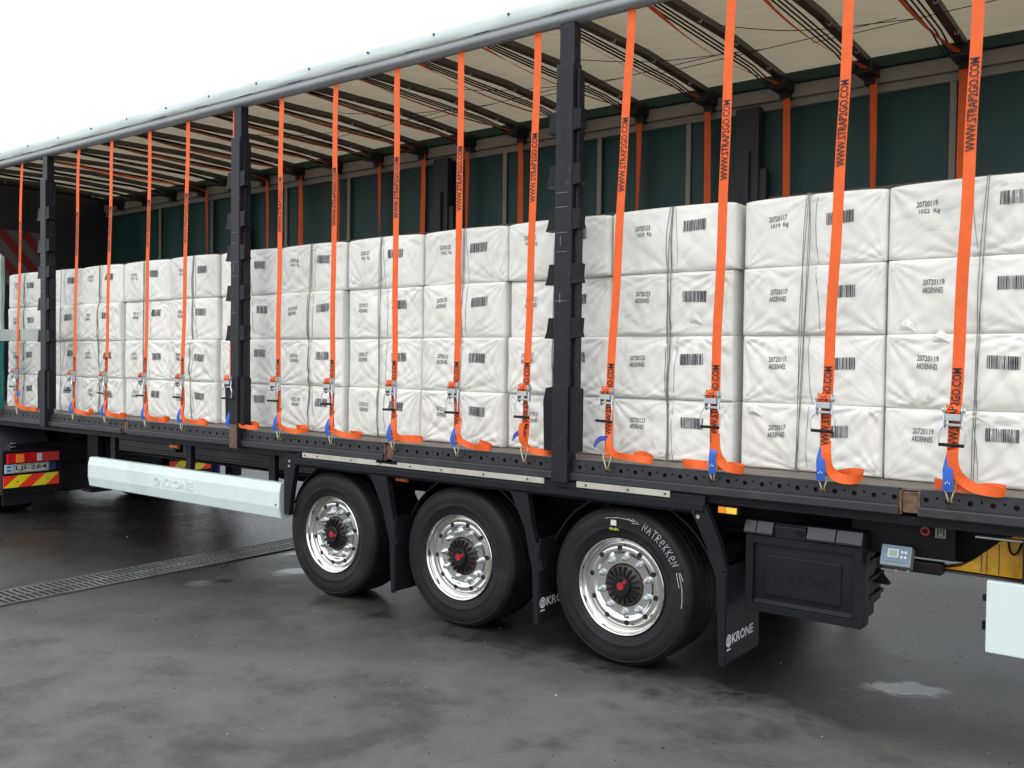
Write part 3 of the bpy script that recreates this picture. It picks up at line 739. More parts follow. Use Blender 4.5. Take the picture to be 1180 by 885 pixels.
def nut(th):
    c, s_ = math.cos(th)*.1675, math.sin(th)*.1675; q = B()
    q.cyl((c,.051,s_),(c,.044,s_),.0245,n=18); q.cyl((c,.044,s_),(c,.018,s_),.0175,.016,n=6); q.cyl((c,.018,s_),(c,.004,s_),.0105,.009,n=12)
    return q
for i in range(10): nut(2*math.pi*i/10+.3).build('wheel_nut', M['steel'], rim, autos=40)
def copy_tree(o, parent, loc, rz=0):
    c = o.copy(); sc.collection.objects.link(c); c.parent = parent; c.location = loc; c.rotation_euler = (0,0,rz)
    for ch in o.children:
        d = ch.copy(); sc.collection.objects.link(d); d.parent = c
    return c
for i, x in enumerate((1.31, 0)):
    c = copy_tree(rim, tr, (x,.03,.49)); c['label'] = ('middle wheel of the three in the row', 'wheel farthest from the camera, just behind the side guard')[i]
    for ch in c.children: ch.rotation_euler = (0, .35+.5*i, 0)
for x in (0,1.31,2.62):
    c = copy_tree(rim, tr, (x,YW-.03,.49), math.pi); c['label'] = 'wheel on the far side of the trailer'
# chalk handwriting on the near tyre
GL = {'N': [[(0,0),(.1,1),(.8,.05),(.9,1)]], 'A': [[(0,0),(.45,1),(.9,0)],[(.15,.4),(.75,.4)]], 'T': [[(0,1),(1,.95)],[(.5,1),(.45,0)]],
      'R': [[(.1,0),(.1,1),(.7,.95),(.75,.6),(.1,.5),(.85,0)]], 'E': [[(.8,1),(.1,.9),(.05,.05),(.8,0)],[(.08,.5),(.65,.5)]], 'K': [[(.1,0),(.1,1)],[(.8,1),(.15,.5),(.85,0)]],
      'e': [[(.05,.45),(.8,.5),(.7,.85),(.2,.85),(.02,.4),(.3,.02),(.85,.12)]]}
ysd = lambda r_: -.0215 if r_ > .39 else -.018
def arcp(ang, r_): return (r_*math.sin(ang), ysd(r_), r_*math.cos(ang))
q = B(); word = 'NATREKKEN'; a0, a1 = math.radians(23), math.radians(66)
for i, ch in enumerate(word):
    ca = a0+(a1-a0)*i/len(word); wa = (a1-a0)/len(word)*.78
    for st_ in GL['e' if i in (4,7) else ch]:
        pts = []
        for j in range(len(st_)-1):
            for s_ in (0,.5): pts.append((st_[j][0]*(1-s_)+st_[j+1][0]*s_, st_[j][1]*(1-s_)+st_[j+1][1]*s_))
        pts.append(st_[-1])
        q.tube([arcp(ca+u*wa+rnd.uniform(-.004,.004), .398+v*.052) for u, v in pts], .0021, n=4)
q.tube([arcp(math.radians(d), .425+.0*d) for d in range(-14,16,3)], .002, n=4)
q.tube([arcp(math.radians(12),.437),arcp(math.radians(19),.424),arcp(math.radians(12),.412)], .0022, n=4); q.tube([arcp(math.radians(8),.433),arcp(math.radians(14),.424)], .002, n=4)
q.tube([arcp(math.radians(d), .43) for d in range(71,100,3)], .0022, n=4)
q.tube([arcp(math.radians(77),.446),arcp(math.radians(71),.44),arcp(math.radians(70),.415),arcp(math.radians(82),.413)], .0024, n=4)
q.build('chalk_writing', M['chalk'], rim)
q = B(); q.box(-.062,-.024,-.0225,-.014,.375,.408,.001); q.build('tyre_sticker', M['sticker'], rim)
q = B()
for i in range(9): q.box(-.075+.0075*i,-.069+.0075*i,-.0175,-.012,.345+.004*math.sin(i*2),.357+.004*math.sin(i*1.3))
q.build('lime_mark', M['lime'], rim)

# ------------------------------------------------------------------ BALES
cols = [-6.08,-5.23,-4.38,-3.53,-2.66,-1.86,-1.0,-.15,.69,1.50,2.37,3.25,4.08,4.93]
gap  = [0,0,.04,.03,.04,0,.04,.03,.02,.035,.045,.012,0]     # gap left at the right end of each stack
serial = ['20720138','20720137','20720135','20720133','20720131','20720129','20720128','20720127','20720125','20720121','20720123','20720117','20720119']
kilos = ['1017','1024','1018','1021','1019','1023','1020','1016','1022','1021','1023','1019','1022']
stack = ['leftmost stack', 'stack split by the left post', 'second stack right of the left post', 'third stack right of the left post',
 'fourth stack right of the left post', 'stack half behind the middle post', 'first stack right of the middle post', 'second stack right of the middle post',
 'third stack right of the middle post', 'stack half behind the big right post', 'stack stamped 20720123', 'stack stamped 20720117', 'stack stamped 20720119']
tiers = [(2.432,2.832),(2.036,2.432),(1.640,2.036),(1.252,1.640)]
tname = ['top','second from top','third from top','bottom']
H = []
def make_bale(ci, row):
    x0 = cols[ci]+.001; x1 = cols[ci+1]-.001-gap[ci]*(1 if row else .7); z0, z1 = tiers[row]
    r_ = random.Random(ci*31+row*7+5)
    x0 += r_.uniform(0,.003); x1 -= r_.uniform(0,.003)
    yf = .30+r_.uniform(-.018,.018)+(.02 if ci % 2 else 0)
    w = x1-x0; h = z1-z0; xm = (x0+x1)/2+r_.uniform(-.02,.02)
    anchors = []
    for ax, az in ((x0,z0),(x1,z0),(x0,z1),(x1,z1),(xm,z0),(xm,z1),(x0+w*r_.uniform(.1,.9),z0),(x0+w*r_.uniform(.1,.9),z1)):
        amp = r_.uniform(.25,1)*(.0085 if row < 2 else .0125); anchors.append((ax,az,amp,r_.uniform(5,11),r_.uniform(0,6.28),r_.uniform(.12,.32)))
    sd_ = r_.uniform(0,50); big = r_.uniform(.010,.020)
    def hf(x, z):
        u = (x-x0)/w; v = (z-z0)/h
        e = min(1, max(0, 1-abs(2*u-1)**44)); e2 = min(1, max(0, 1-abs(2*v-1)**26))
        b_ = -.012*(e*e2)**.7-.010*(1-(2*u-1)**2)*(1-(2*v-1)**2)
        s = 0
        for ax, az, am, k_, ph, Ln in anchors:
            dx, dz = x-ax, z-az; d = math.hypot(dx, dz)+1e-6; th = math.atan2(dz, dx)
            wv = math.sin(k_*th+ph+1.5*noise.noise(Vector((th*2, sd_, ax))))
            s += am*math.exp(-d/Ln)*(1-2.1*abs(wv)**.8)*min(1, d/.05)
        s += big*noise.noise(Vector((x*2.3+sd_, z*2.8, sd_)))+.003*noise.noise(Vector((x*7+z*6+sd_, z*5-x*3, 1)))
        s += .009*math.exp(-((x-xm)/.014)**2)
        fade = min(1, min(u, 1-u)*w/.03)*min(1, min(v, 1-v)*h/.02)
        return yf+b_+.022+s*(.3+.7*fade)
    nx, nz = 60, 30; q = B(); vs = []
    def edge(t, n): # concentrate samples near edges
        return .5-.5*math.cos(math.pi*t)*(.62)-.5*(1-2*t)*.38
    for i in range(nx+1):
        u = edge(i/nx, nx); x = x0+w*u
        for j in range(nz+1):
            v = edge(j/nz, nz); z = z0+h*v
            # slumped outline
            zz = z+.008*(4*u*(1-u))*(1 if v > .5 else 0)*(2*v-1)*(1 if row == 0 else .2)-.007*abs(2*u-1)**14*(2*v-1)*(1 if row==0 else .1)
            xx = x-.002*(2*u-1)*abs(2*v-1)**10
            vs.append((xx, hf(x, z)+.003*(max(abs(2*u-1)**60, abs(2*v-1)**40)), zz))
    fs = [(i*(nz+1)+j, (i+1)*(nz+1)+j, (i+1)*(nz+1)+j+1, i*(nz+1)+j+1) for i in range(nx) for j in range(nz)]
    # boundary loop swept back
    loop = [i*(nz+1) for i in range(nx+1)]+[nx*(nz+1)+j for j in range(1,nz+1)]+[i*(nz+1)+nz for i in range(nx-1,-1,-1)]+[j for j in range(nz-1,0,-1)]
    base = len(vs); n = len(loop); cx, cz = (x0+x1)/2, (z0+z1)/2
    for k_, (yo, gr) in enumerate(((.03,1.003),(.12,1.0),(.55,1.0),(1.0,.995))):
        for i in loop:
            x, y, z = vs[i]; wob = .004*noise.noise(Vector((x*8, yo*9+sd_, z*8)))
            vs.append((cx+(x-cx)*gr+wob*(1 if abs(x-cx) > w*.48 else 0)*0, yf+yo, cz+(z-cz)*(1.0)))
    for k_ in range(4):
        for i in range(n):
            j = (i+1) % n
            A = [loop[i], loop[j]] if k_ == 0 else [base+(k_-1)*n+i, base+(k_-1)*n+j]
            fs.append((A[1], A[0], base+k_*n+i, base+k_*n+j))
    fs.append(tuple(base+3*n+i for i in range(n)))
    q.add(vs, fs); org = (cx, yf, z0)
    o = q.build('pulp_bale', M['bale'], None, org, org, smooth=True)
    tag(o, f'white wrapped bale, {tname[row]} in the {stack[ci]}', 'bale', 'white bales stacked on the trailer')
    # stamp
    lw = .105; tx = x0+.255*w+r_.uniform(-.025,.025); tz = z1-.115+r_.uniform(-.015,.01) if row == 0 else z1-.125+r_.uniform(-.02,.01)
    sk = r_.uniform(-.10,.10); q = B()
    def P(x, z, off=.005): return (x, hf(min(max(x,x0+.005),x1-.005), z)-off, z)
    for body, dz, dx, ww in ((serial[ci],.0,0,lw), ((kilos[ci]+'  Kg') if row == 0 else 'ARDENNES', -.042, (.012 if row == 0 else -.004), lw*.98)):
        text(q, body, lambda u, v: P(tx+dx+(u-.5)*ww, tz+dz+(v-.5)*.030+sk*(u-.5)*.1), bold=.004)
    q.build('stamp_text', M['stamp'], o, org)
    # barcode
    q = B(); bx = x0+.70*w+r_.uniform(-.022,.022); bz = tz-.012+r_.uniform(-.015,.012); bw = .150; bh = .068; xx = 0; rr = random.Random(ci*5+row)
    while xx < bw:
        ww = rr.choice((.0022,.0022,.0042,.006)); skx = sk*.10
        n_ = 3
        vs = []
        for k_ in range(n_+1):
            z = bz-bh/2+bh*k_/n_
            for xa in (xx, xx+ww): vs.append(P(bx-bw/2+xa, z+skx*(xa/bw-.5)))
        q.add(vs, [(2*k_,2*k_+1,2*k_+3,2*k_+2) for k_ in range(n_)]); xx += ww+rr.choice((.0022,.003,.0045))
    q.build('barcode', M['stamp'], o, org)
    # single thin tie wire of the bale
    q = B(); wx = xm+r_.uniform(.025,.06); pts = []
    for k_ in range(13):
        z = z0+.01+(h-.02)*k_/12; pts.append(P(wx+.012*math.sin(k_/12*3+sd_)-.01*k_/12, z, .002))
    q.tube(pts, .0017, n=4); q.build('tie_wire', M['tie'], o, org)
    if (ci, row) in ((12,1),(11,3),(10,1),(12,2),(7,2)):     # torn, folded flap of wrapping
        q = B(); cx_, cz_ = {(12,1):(x0+.11,z0+.04),(11,3):(x0+.09,z1-.05),(10,1):(x0+.60,z0+.10),(12,2):(x0+.28,z1-.02),(7,2):(x0+.5,z0+.05)}[(ci,row)]
        s_ = .045; base_ = [P(cx_-s_,cz_-.02,.002),P(cx_+s_,cz_-.03,.002),P(cx_+s_*.6,cz_+.02,.006),P(cx_-s_*.2,cz_+.045,.012),P(cx_-s_*.8,cz_+.01,.01)]
        tip = P(cx_,cz_,.02); q.add(base_+[tip], [(0,1,5),(1,2,5),(2,3,5),(3,4,5),(4,0,5)]); q.build('torn_flap', M['bale'], o, org)
    H.append((ci,row,hf,xm)); return hf, xm
for ci in range(13):
    hs_ = [make_bale(ci, r_) for r_ in range(4)]
    # unitising wires around the whole stack
    rr = random.Random(ci+90); org = ((cols[ci]+cols[ci+1])/2, .28, 1.25); q = B()
    ns = [2,2,3,3,3,2,3,3,3,3,4,4,2][ci]; c0 = hs_[0][1]+(0.075 if ci==12 else .0)
    for s_ in range(ns):
        off = (s_-(ns-1)/2)*.0052; bow = rr.uniform(-.02,.02); pts = []
        for k_ in range(33):
            z = 1.253+1.585*k_/32; row = 0 if z > 2.432 else 1 if z > 2.036 else 2 if z > 1.64 else 3
            lean = -.045*(1-k_/32) if ci in (11,12) else -.02*(1-k_/32)
            x = c0+off*(1+.6*math.sin(k_*.35+s_*2+ci))+lean+bow*math.sin(math.pi*k_/32)*.6+.006*math.sin(k_*.2+s_)
            zz = min(max(z, tiers[row][0]+.006), tiers[row][1]-.006)
            pts.append((x, min(hs_[row][0](x, zz), .315)-.007-.002*(s_ % 2), z))
        pts += [(pts[-1][0], .36, 2.845), (pts[-1][0], 1.28, 2.845)]
        q.tube(pts, .0023, n=5)
    o = q.build('binding_wire', M['wire'], None, org, org)
    tag(o, f'grey binding wires down the middle of the {stack[ci]}',
        'wire', 'binding wires round the bale stacks')

# ------------------------------------------------------------------ STRAPS
SP = [ # x top, x bottom, hook x, tail style, label
 (4.57,4.505,4.49,0,'orange ratchet strap over the stack stamped 20720119, blue tag above its hook'),
 (3.96,3.885,3.875,1,'orange ratchet strap over the stack stamped 20720117, tail curled in a round loop'),
 (3.30,3.255,3.25,2,'orange ratchet strap over the stack stamped 20720123, tail spread both ways on the deck'),
 (2.66,2.565,2.555,3,'orange ratchet strap just right of the big right post, with dark blue tag'),
 (1.97,1.935,1.925,4,'orange ratchet strap just left of the big right post'),
 (1.32,1.335,1.345,5,'second orange ratchet strap left of the big right post'),
 (.71,.735,.73,6,'third orange ratchet strap left of the big right post, tail crossing its foot'),
 (.05,.065,.06,5,'second orange ratchet strap right of the middle post'),
 (-.60,-.585,-.57,3,'first orange ratchet strap right of the middle post'),
 (-1.22,-1.20,-1.20,3,'orange strap hidden behind the middle post, seen under the roof and beyond'),
 (-1.90,-1.925,-1.93,5,'first orange ratchet strap left of the middle post'),
 (-2.51,-2.53,-2.52,5,'second orange ratchet strap left of the middle post'),
 (-3.18,-3.23,-3.24,5,'third orange ratchet strap left of the middle post'),
 (-3.82,-3.85,-3.86,3,'orange ratchet strap just right of the left post'),
 (-5.05,-5.09,-5.08,4,'leftmost orange ratchet strap, left of all the posts')]
farx = [4.68,4.03,3.41,2.74,2.06,1.41,.74,.10,-.57,-1.17,-1.83,-2.50,-3.14,-3.76,-5.0]
WB = .055
for si, (xt, xb, xh, style, lab) in enumerate(SP):
    rr = random.Random(si*17+3); org = (xh, -.02, 1.25); zr = 1.64+(.0 if si else -.035)
    s = empty('ratchet_strap', org, lab, 'strap', 'orange lashing straps over the load')
    ZT, ZB = 3.99, zr+.03
    F = lambda z: Vector((xb+(xt-xb)*(z-ZB)/(ZT-ZB), -.034+.034*(z-ZB)/(ZT-ZB), z))
    # near webbing, over the rail, across under the roof, down the far side
    pts = [F(ZB+(ZT-ZB)*k_/14)+Vector((.0025*math.sin(k_*1.3+si),.003*math.sin(k_*.9+si),0)) for k_ in range(15)]; wd = [(1,0,0)]*15
    xf = farx[si]; sag = .012+rr.uniform(0,.03); sway = rr.uniform(-.03,.03)
    pts += [Vector((xt,.066,4.055))]; wd += [(1,0,0)]
    for k_ in range(1,12):
        t_ = k_/12; pts.append(Vector((xt+(xf-xt)*t_+sway*math.sin(math.pi*t_)-.05*math.sin(math.pi*t_), .08+2.22*t_, 4.10-sag*4*t_*(1-t_)-.02*t_))); ph_ = -.60*min(1,4*t_*(1-t_)*1.3); wd.append((math.cos(ph_),0,math.sin(ph_)))
    pts.append(Vector((xf,2.315,4.03))); wd.append((1,0,0)); tw = rr.uniform(.3,1.15)*rr.choice((1,1,-1))
    lean = rr.uniform(-.05,.05)
    for k_ in range(1,12):
        t_ = k_/11; pts.append(Vector((xf+lean*t_, 2.325-.02*t_, 4.0-2.72*t_))); wd.append((math.cos(tw*min(1,t_*2.4)), math.sin(tw*min(1,t_*2.4)), 0))
    q = B(); q.ribbon(pts, wd, WB, .002); wb = q.build('webbing', M['orange'], s, org, smooth=False)
    def letter(zb, zt_, name):
        q = B(); hw = .0215
        text(q, 'WWW.STRAP2GO.COM', lambda u, v: F(zb+(zt_-zb)*u)+Vector((hw-2*hw*v if False else -hw*(2*v-1), -.0045, 0)), bold=.015)
        return q.build(name, M['ink'], wb, org)
    if si != 9: letter(2.90, 3.345, 'lettering')
    # lower webbing, ratchet to hook
    G = lambda z: Vector((xh+(xb-xh)*(z-1.28)/(ZB-1.28), -.036+.004*math.sin((z-1.28)*8), z))
    q = B(); lp = [G(1.285+(ZB-1.285)*k_/10) for k_ in range(11)]; lw = [(1,.18*math.sin(k_*.8+si),0) for k_ in range(11)]
    q.ribbon(lp, lw, WB*.98, .002); lo = q.build('lower_webbing', M['orange'], s, org)
    if si != 9:
        q = B(); zb, zt_ = 1.425, 1.86
        text(q, 'WWW.STRAP2GO.COM', lambda u, v: ((G if zb+(zt_-zb)*u < ZB else F)(zb+(zt_-zb)*u))+Vector((-.0215*(2*v-1), -.008-(0 if abs(zb+(zt_-zb)*u-zr-.052) > .0265 else .026+math.sqrt(.0265**2-(zb+(zt_-zb)*u-zr-.052)**2)), 0)), bold=.015)
        q.build('lettering', M['ink'], lo, org)
    # ratchet
    ang = math.atan2(xt-xb, ZT-ZB); T = Matrix.Translation((xb,-.045,zr+.03)) @ Matrix.Rotation(ang,4,'Y') @ Matrix.Rotation(rr.uniform(-.05,.12),4,'Z')
    q = B()
    for sx_ in (-1,1):
        a_, b_ = sx_*.034, sx_*.038
        pl = [(-.012,.052),(-.040,.045),(-.046,.02),(-.040,-.05),(-.02,-.068),(.0,-.06),(.006,.03)]
        n = len(pl); q.add([(a_,y_,z_) for y_,z_ in pl]+[(b_,y_,z_) for y_,z_ in pl], [tuple(range(n)),tuple(range(n,2*n))[::-1]]+[(i,n+i,n+(i+1)%n,(i+1)%n) for i in range(n)], T)
        for i in range(10):                       # toothed wheel
            th = 2*math.pi*i/10
            q.box(sx_*.0395,sx_*.044,-.022+.018*math.cos(th)-.004,-.022+.018*math.cos(th)+.004,.022+.018*math.sin(th)-.004,.022+.018*math.sin(th)+.004,T=T)
    q.cyl(T@Vector((-.050,-.022,.022)), T@Vector((.050,-.022,.022)), .013, n=12)
    q.box(-.034,.034,-.052,-.046,-.028,.004,.002,T=T); q.box(-.034,.034,-.030,-.024,-.055,-.042,.002,T=T)
    q.cyl(T@Vector((-.044,-.02,-.05)), T@Vector((.044,-.02,-.05)), .007, n=8)
    ra = q.build('ratchet', M['steel'], s, org)
    q = B(); q.cyl(T@Vector((-.030,-.022,.022)), T@Vector((.030,-.022,.022)), .026, n=16); q.build('webbing_roll', M['orange'], ra, org)
    q = B(); fl = .012+rr.uniform(-.004,.01); hz = -.155+rr.uniform(-.012,.012)
    for sx_ in (-1,1):
        q.tube([T@Vector((sx_*.041,-.03,.0)), T@Vector((sx_*.042,-.040,-.055)), T@Vector((sx_*(.042+fl),-.046,-.085)), T@Vector((sx_*(.042+fl*.8),-.048,hz))], .0042, n=6)
    q.build('handle', M['steel'], ra, org)
    q = B(); q.cyl(T@Vector((-.056,-.048,hz)), T@Vector((.056,-.048,hz)), .0085, n=10); q.build('grip', M['black_plastic'], ra, org)
    # wire hook
    q = B()
    for sx_ in (-1,1):
        q.tube(smooth_path([(xh+sx_*.026,-.036,1.305),(xh+sx_*.028,-.040,1.285),(xh+sx_*.009,-.040,1.225),(xh+sx_*.008,-.030,1.205),(xh+sx_*.008,-.002,1.208)],4), .0042, n=6)
    q.tube([(xh-.028,-.038,1.305),(xh+.028,-.038,1.305)], .0042, n=6)
    q.build('hook', mat('brass_zinc', (.55,.47,.30), .3, metal=.8) if si == 0 else bpy.data.materials['brass_zinc'], s, org)
    # blue tag
    q = B()
    if si in (0,1): pth = [(xh+.004,-.045,1.43),(xh-.006,-.060,1.37),(xh-.004,-.062,1.31),(xh-.008,-.054,1.262)]; wdv = (1,.15,0); tw_ = .046
    elif si in (2,): pth = [(xh+.02,-.045,1.395),(xh+.012,-.066,1.36),(xh+.010,-.066,1.30),(xh+.006,-.056,1.245)]; wdv = (1,.2,0); tw_ = .038
    elif si in (3,4): pth = [(xh+.01,-.044,1.405),(xh-.035,-.058,1.40),(xh-.065,-.062,1.375),(xh-.082,-.060,1.345)]; wdv = (.25,.1,1); tw_ = .030
    elif si == 14: pth = [(xh+.03,-.05,1.47),(xh+.05,-.06,1.45),(xh+.06,-.06,1.42)]; wdv = (.3,.2,1); tw_ = .05
    else: pth = [(xh-.004,-.044,1.40),(xh-.018,-.056,1.36),(xh-.024,-.060,1.32),(xh-.015,-.052,1.275)]; wdv = (1,.3,.2); tw_ = .034
    q.ribbon(smooth_path(pth,5), wdv, tw_, .0012)
    tg = q.build('tag', M['blue'] if si not in (3,4) else M.setdefault('tag_dark', mat('dark_blue_tag',(.03,.05,.33),.5)), s, org)
    if si < 3:
        q = B()
        c_ = Vector(pth[2])
        for k_ in range(3): q.box(c_.x-.013+.009*k_, c_.x-.008+.009*k_, c_.y-.004, c_.y-.0025, c_.z-.012+.006*(k_%2), c_.z-.004+.006*(k_%2))
        q.build('tag_print', M['white_print'], tg, org)
    # loose tail lying on the deck edge
    zt_ = 1.282; L_ = rr.uniform(.9,1.08)
    if style == 0: path = [(xh-.10,.10,zt_+.0),(xh-.04,.03,zt_),(xh+.02,-.02,zt_+.004),(xh+.10,-.01,zt_),(xh+.18,.02,zt_+.004),(xh+.235,.0,zt_),(xh+.21,-.035,zt_-.006),(xh+.10,-.05,zt_+.012),(xh+.03,-.055,zt_+.075),(xh+.012,-.058,zt_+.16),(xh+.010,-.026,zt_+.185)]
    elif style == 1: path = [(xh+.05,.06,zt_+.005),(xh+.12,.065,zt_+.02),(xh+.185,.03,zt_+.02),(xh+.17,-.03,zt_+.0),(xh+.09,-.05,zt_+.0),(xh+.035,-.056,zt_+.05),(xh+.02,-.055,zt_+.13),(xh+.010,-.026,zt_+.185)]
    elif style == 2: path = [(xh-.22,.03,zt_),(xh-.12,.03,zt_),(xh-.02,.02,zt_),(xh+.08,.03,zt_+.004),(xh+.165,.01,zt_-.002),(xh+.15,-.03,zt_-.004),(xh+.08,-.05,zt_+.015),(xh+.035,-.055,zt_+.08),(xh+.02,-.052,zt_+.18),(xh+.010,-.026,zt_+.185)]
    elif style == 6: path = [(xh-.12,.05,zt_+.0),(xh-.02,.02,zt_+.0),(xh+.10*L_,.0,zt_),(xh+.20*L_,.03,zt_),(xh+.215*L_,.005,zt_-.003),(xh+.12,-.04,zt_),(xh+.05,-.052,zt_+.035),(xh+.02,-.054,zt_+.11),(xh+.010,-.026,zt_+.185)]
    elif style == 4: path = [(xh+.17*L_,.10,zt_),(xh+.24*L_,.05,zt_-.002),(xh+.19*L_,.0,zt_-.003),(xh+.09,-.03,zt_+.004),(xh+.03,-.052,zt_+.03),(xh-.015,-.056,zt_+.09),(xh-.010,-.054,zt_+.17),(xh+.010,-.026,zt_+.185)]
    elif style == 3: path = [(xh+.10,.07,zt_+.012),(xh+.20*L_,.06,zt_+.014),(xh+.275*L_,.035,zt_+.004),(xh+.26*L_,-.01,zt_-.002),(xh+.15,-.04,zt_+.0),(xh+.06,-.052,zt_+.03),(xh+.022,-.054,zt_+.09),(xh+.010,-.026,zt_+.185)]
    else: path = [(xh+.12,.06,zt_+.01),(xh+.20*L_,.055,zt_+.006),(xh+.265*L_,.03,zt_),(xh+.24*L_,-.012,zt_-.002),(xh+.13,-.04,zt_+.002),(xh+.05,-.052,zt_+.035),(xh+.02,-.054,zt_+.10),(xh+.010,-.026,zt_+.185)]
    if si > 2:
        path = [(p_[0]+rr.uniform(-.022,.022)*(1 if i_ < len(path)-3 else 0), p_[1]+rr.uniform(-.012,.014)*(1 if i_ < len(path)-3 else 0), p_[2]+(rr.uniform(-.004,.018) if i_ < len(path)-3 else 0)) for i_, p_ in enumerate(path)]
    sp = smooth_path(path, 5); n = len(sp); nv = len(path)
    wds = []
    for i, p in enumerate(sp):
        hgt = (p.z-zt_-.02)/.09; a_ = min(1,max(0,hgt)); wds.append(Vector((.12*(1-a_)+a_, -.25*math.sin(i*.5+si)*(1-a_), (1-a_)+.02)).normalized())
    q = B(); q.ribbon(sp, wds, WB*(.92 if si < 3 else rr.uniform(.62,.85)), .002); q.build('loose_tail', M['orange'], s, org, smooth=False)

# ------------------------------------------------------------------ TRUCK at the left
TX = -5.20
tk = empty('truck_tractor', (-6.2,1.2,0), 'dark rear end of a truck with red lamps and plate LJI-264, left under the trailer', 'truck')
OT = (-6.2,1.2,0)
def tb_(q, name, m_, par=tk, **k): return q.build(name, m_, par, OT, **k)
q = B()
for y in (.8,1.6): q.box(-9.6,-5.35,y-.04,y+.04,.72,.98,.005)
q.box(-5.42,-5.30,-.02,2.44,.62,.86,.01); q.box(-6.5,-5.6,.85,1.55,.98,1.06,.01); tb_(q,'chassis',M['black_paint'])
q = B(); q.box(-5.9,-5.33,.60,1.84,.26,.70,.02); q.box(-7.2,-6.9,.2,2.2,.3,1.0,.03); q.box(-5.36,-5.29,.56,1.90,.40,.60,.01); tb_(q,'rear_crossbeam',M['black_paint'])
for y0, y1 in ((-.02,.58),(1.86,2.46)):
    q = B(); q.lathe([(.0,.12),(.15,.12),(.20,.10),(.29,.02),(.31,.0),(.43,-.01),(.49,.02),(.50,.06),(.50,.54),(.48,.58),(.3,.6),(.0,.6)], 48)
    o_ = q.build('wheel', M['tyre'], tk, (0,0,0), autos=35); o_.location = (-6.15-OT[0], (y0 if y0 < 1 else y1)-OT[1], .50)
    if y0 > 1: o_.rotation_euler = (0,0,math.pi)
    q = B()
    for i in range(12):
        a0 = math.radians(-5+170*i/12); a1 = math.radians(-5+170*(i+1)/12)
        q.prism([(-6.15+.56*math.cos(a0),.5+.56*math.sin(a0)),(-6.15+.56*math.cos(a1),.5+.56*math.sin(a1)),(-6.15+.575*math.cos(a1),.5+.575*math.sin(a1)),(-6.15+.575*math.cos(a0),.5+.575*math.sin(a0))], y0-.03, y1+.03)
    tb_(q,'mudguard',mat('truck_mudguard',(.05,.052,.062),.5))
    q = B(); q.box(-5.50,-5.485,y0,y1,.14,.60,.004); tb_(q,'mud_flap',M['black_plastic'])
for ya, side in ((-.12,0),(1.93,1)):
    q = B(); q.box(TX-.10,TX-.015,ya-.02,ya+.66,.30,.80,.01); q.box(TX-.25,TX-.1,ya+.1,ya+.5,.5,.8,.01); lb = tb_(q,'lamp_bracket',M['black_paint'])
    q = B(); q.box(TX-.015,TX+.02,ya+.02,ya+.60,.655,.765,.006); tl = tb_(q,'tail_lamp',M['red_lens'],lb)
    q = B(); q.box(TX+.021,TX+.027,ya+.11,ya+.20,.665,.755,.002); tb_(q,'indicator_lens',M['orange_lens'] if side else mat('turn_lens',(.85,.22,.03),.25),lb)
    q = B(); q.box(TX+.021,TX+.027,ya+.345,ya+.40,.67,.755,.002); tb_(q,'reversing_lens',M['clear_lens'],lb)
    q = B(); q.cyl((TX+.02,ya+.52,.71),(TX+.028,ya+.52,.71),.022,n=14); tb_(q,'reflector',M['board_red'],lb)
    o_ = striped('hazard_board', lambda a,b_,d: (TX+.012-.012*d, ya-.02+a, .385+b_), .62, .135, 5, [M['board_red'],M['board_yellow']], lb, 1.15, OT)
    q = B()
    for y in (ya+.13,ya+.47): q.cyl((TX+.012,y,.45),(TX+.016,y,.45),.008,n=8)
    tb_(q,'screws',M['steel_dark'],lb)
    if side == 0:
        q = B(); q.box(TX-.012,TX+.006,ya+.0,ya+.49,.545,.645,.003); pl = tb_(q,'number_plate',M['plate'],lb)
        q = B(); q.box(TX+.0065,TX+.009,ya+.002,ya+.082,.548,.642); tb_(q,'plate_band',M['plate_blue'],lb)
        q = B()
        for k_ in range(2): q.box(TX+.0092,TX+.0108,ya+.02,ya+.06,.572+.04*k_,.584+.04*k_)
        q.box(TX+.007,TX+.0095,ya+.095,ya+.098,.553,.637); q.box(TX+.007,TX+.0095,ya+.478,ya+.481,.553,.637); q.box(TX+.007,TX+.0095,ya+.095,ya+.481,.552,.555); q.box(TX+.007,TX+.0095,ya+.095,ya+.481,.635,.638)
        text(q, 'LJI-264', lambda u, v: (TX+.0085, ya+.115+u*.345, .563+v*.062), bold=.015); tb_(q,'plate_lettering',M['ink'],lb)
        q = B(); q.box(TX-.01,TX+.01,ya+.50,ya+.565,.55,.645,.003); tb_(q,'blue_plate',M['navy'],lb)
        q = B()
        for z in (.835,.875): q.box(TX-.02,TX+.0,ya+.07,ya+.12,z,z+.012)
        tb_(q,'clips',M['steel'],lb)
q = B(); q.box(-9.9,-7.75,-.02,2.46,.9,3.6,.12); q.box(-9.9,-8.0,-.02,2.46,.45,.95,.06); cb = tb_(q,'cab',M['cab'],autos=40)
q = B(); q.box(-9.6,-8.7,-.025,-.019,2.0,2.75,.002); q.box(-9.915,-9.88,.15,2.3,1.95,2.9,.01); tb_(q,'window',M['glass'],cb)
q = B()
for y in (-.02,2.12):
    q.cyl((-9.1,y,.5),(-9.1,y+.34,.5),.50,n=32)
build_each(q,'wheel',M['tyre'],tk,OT)

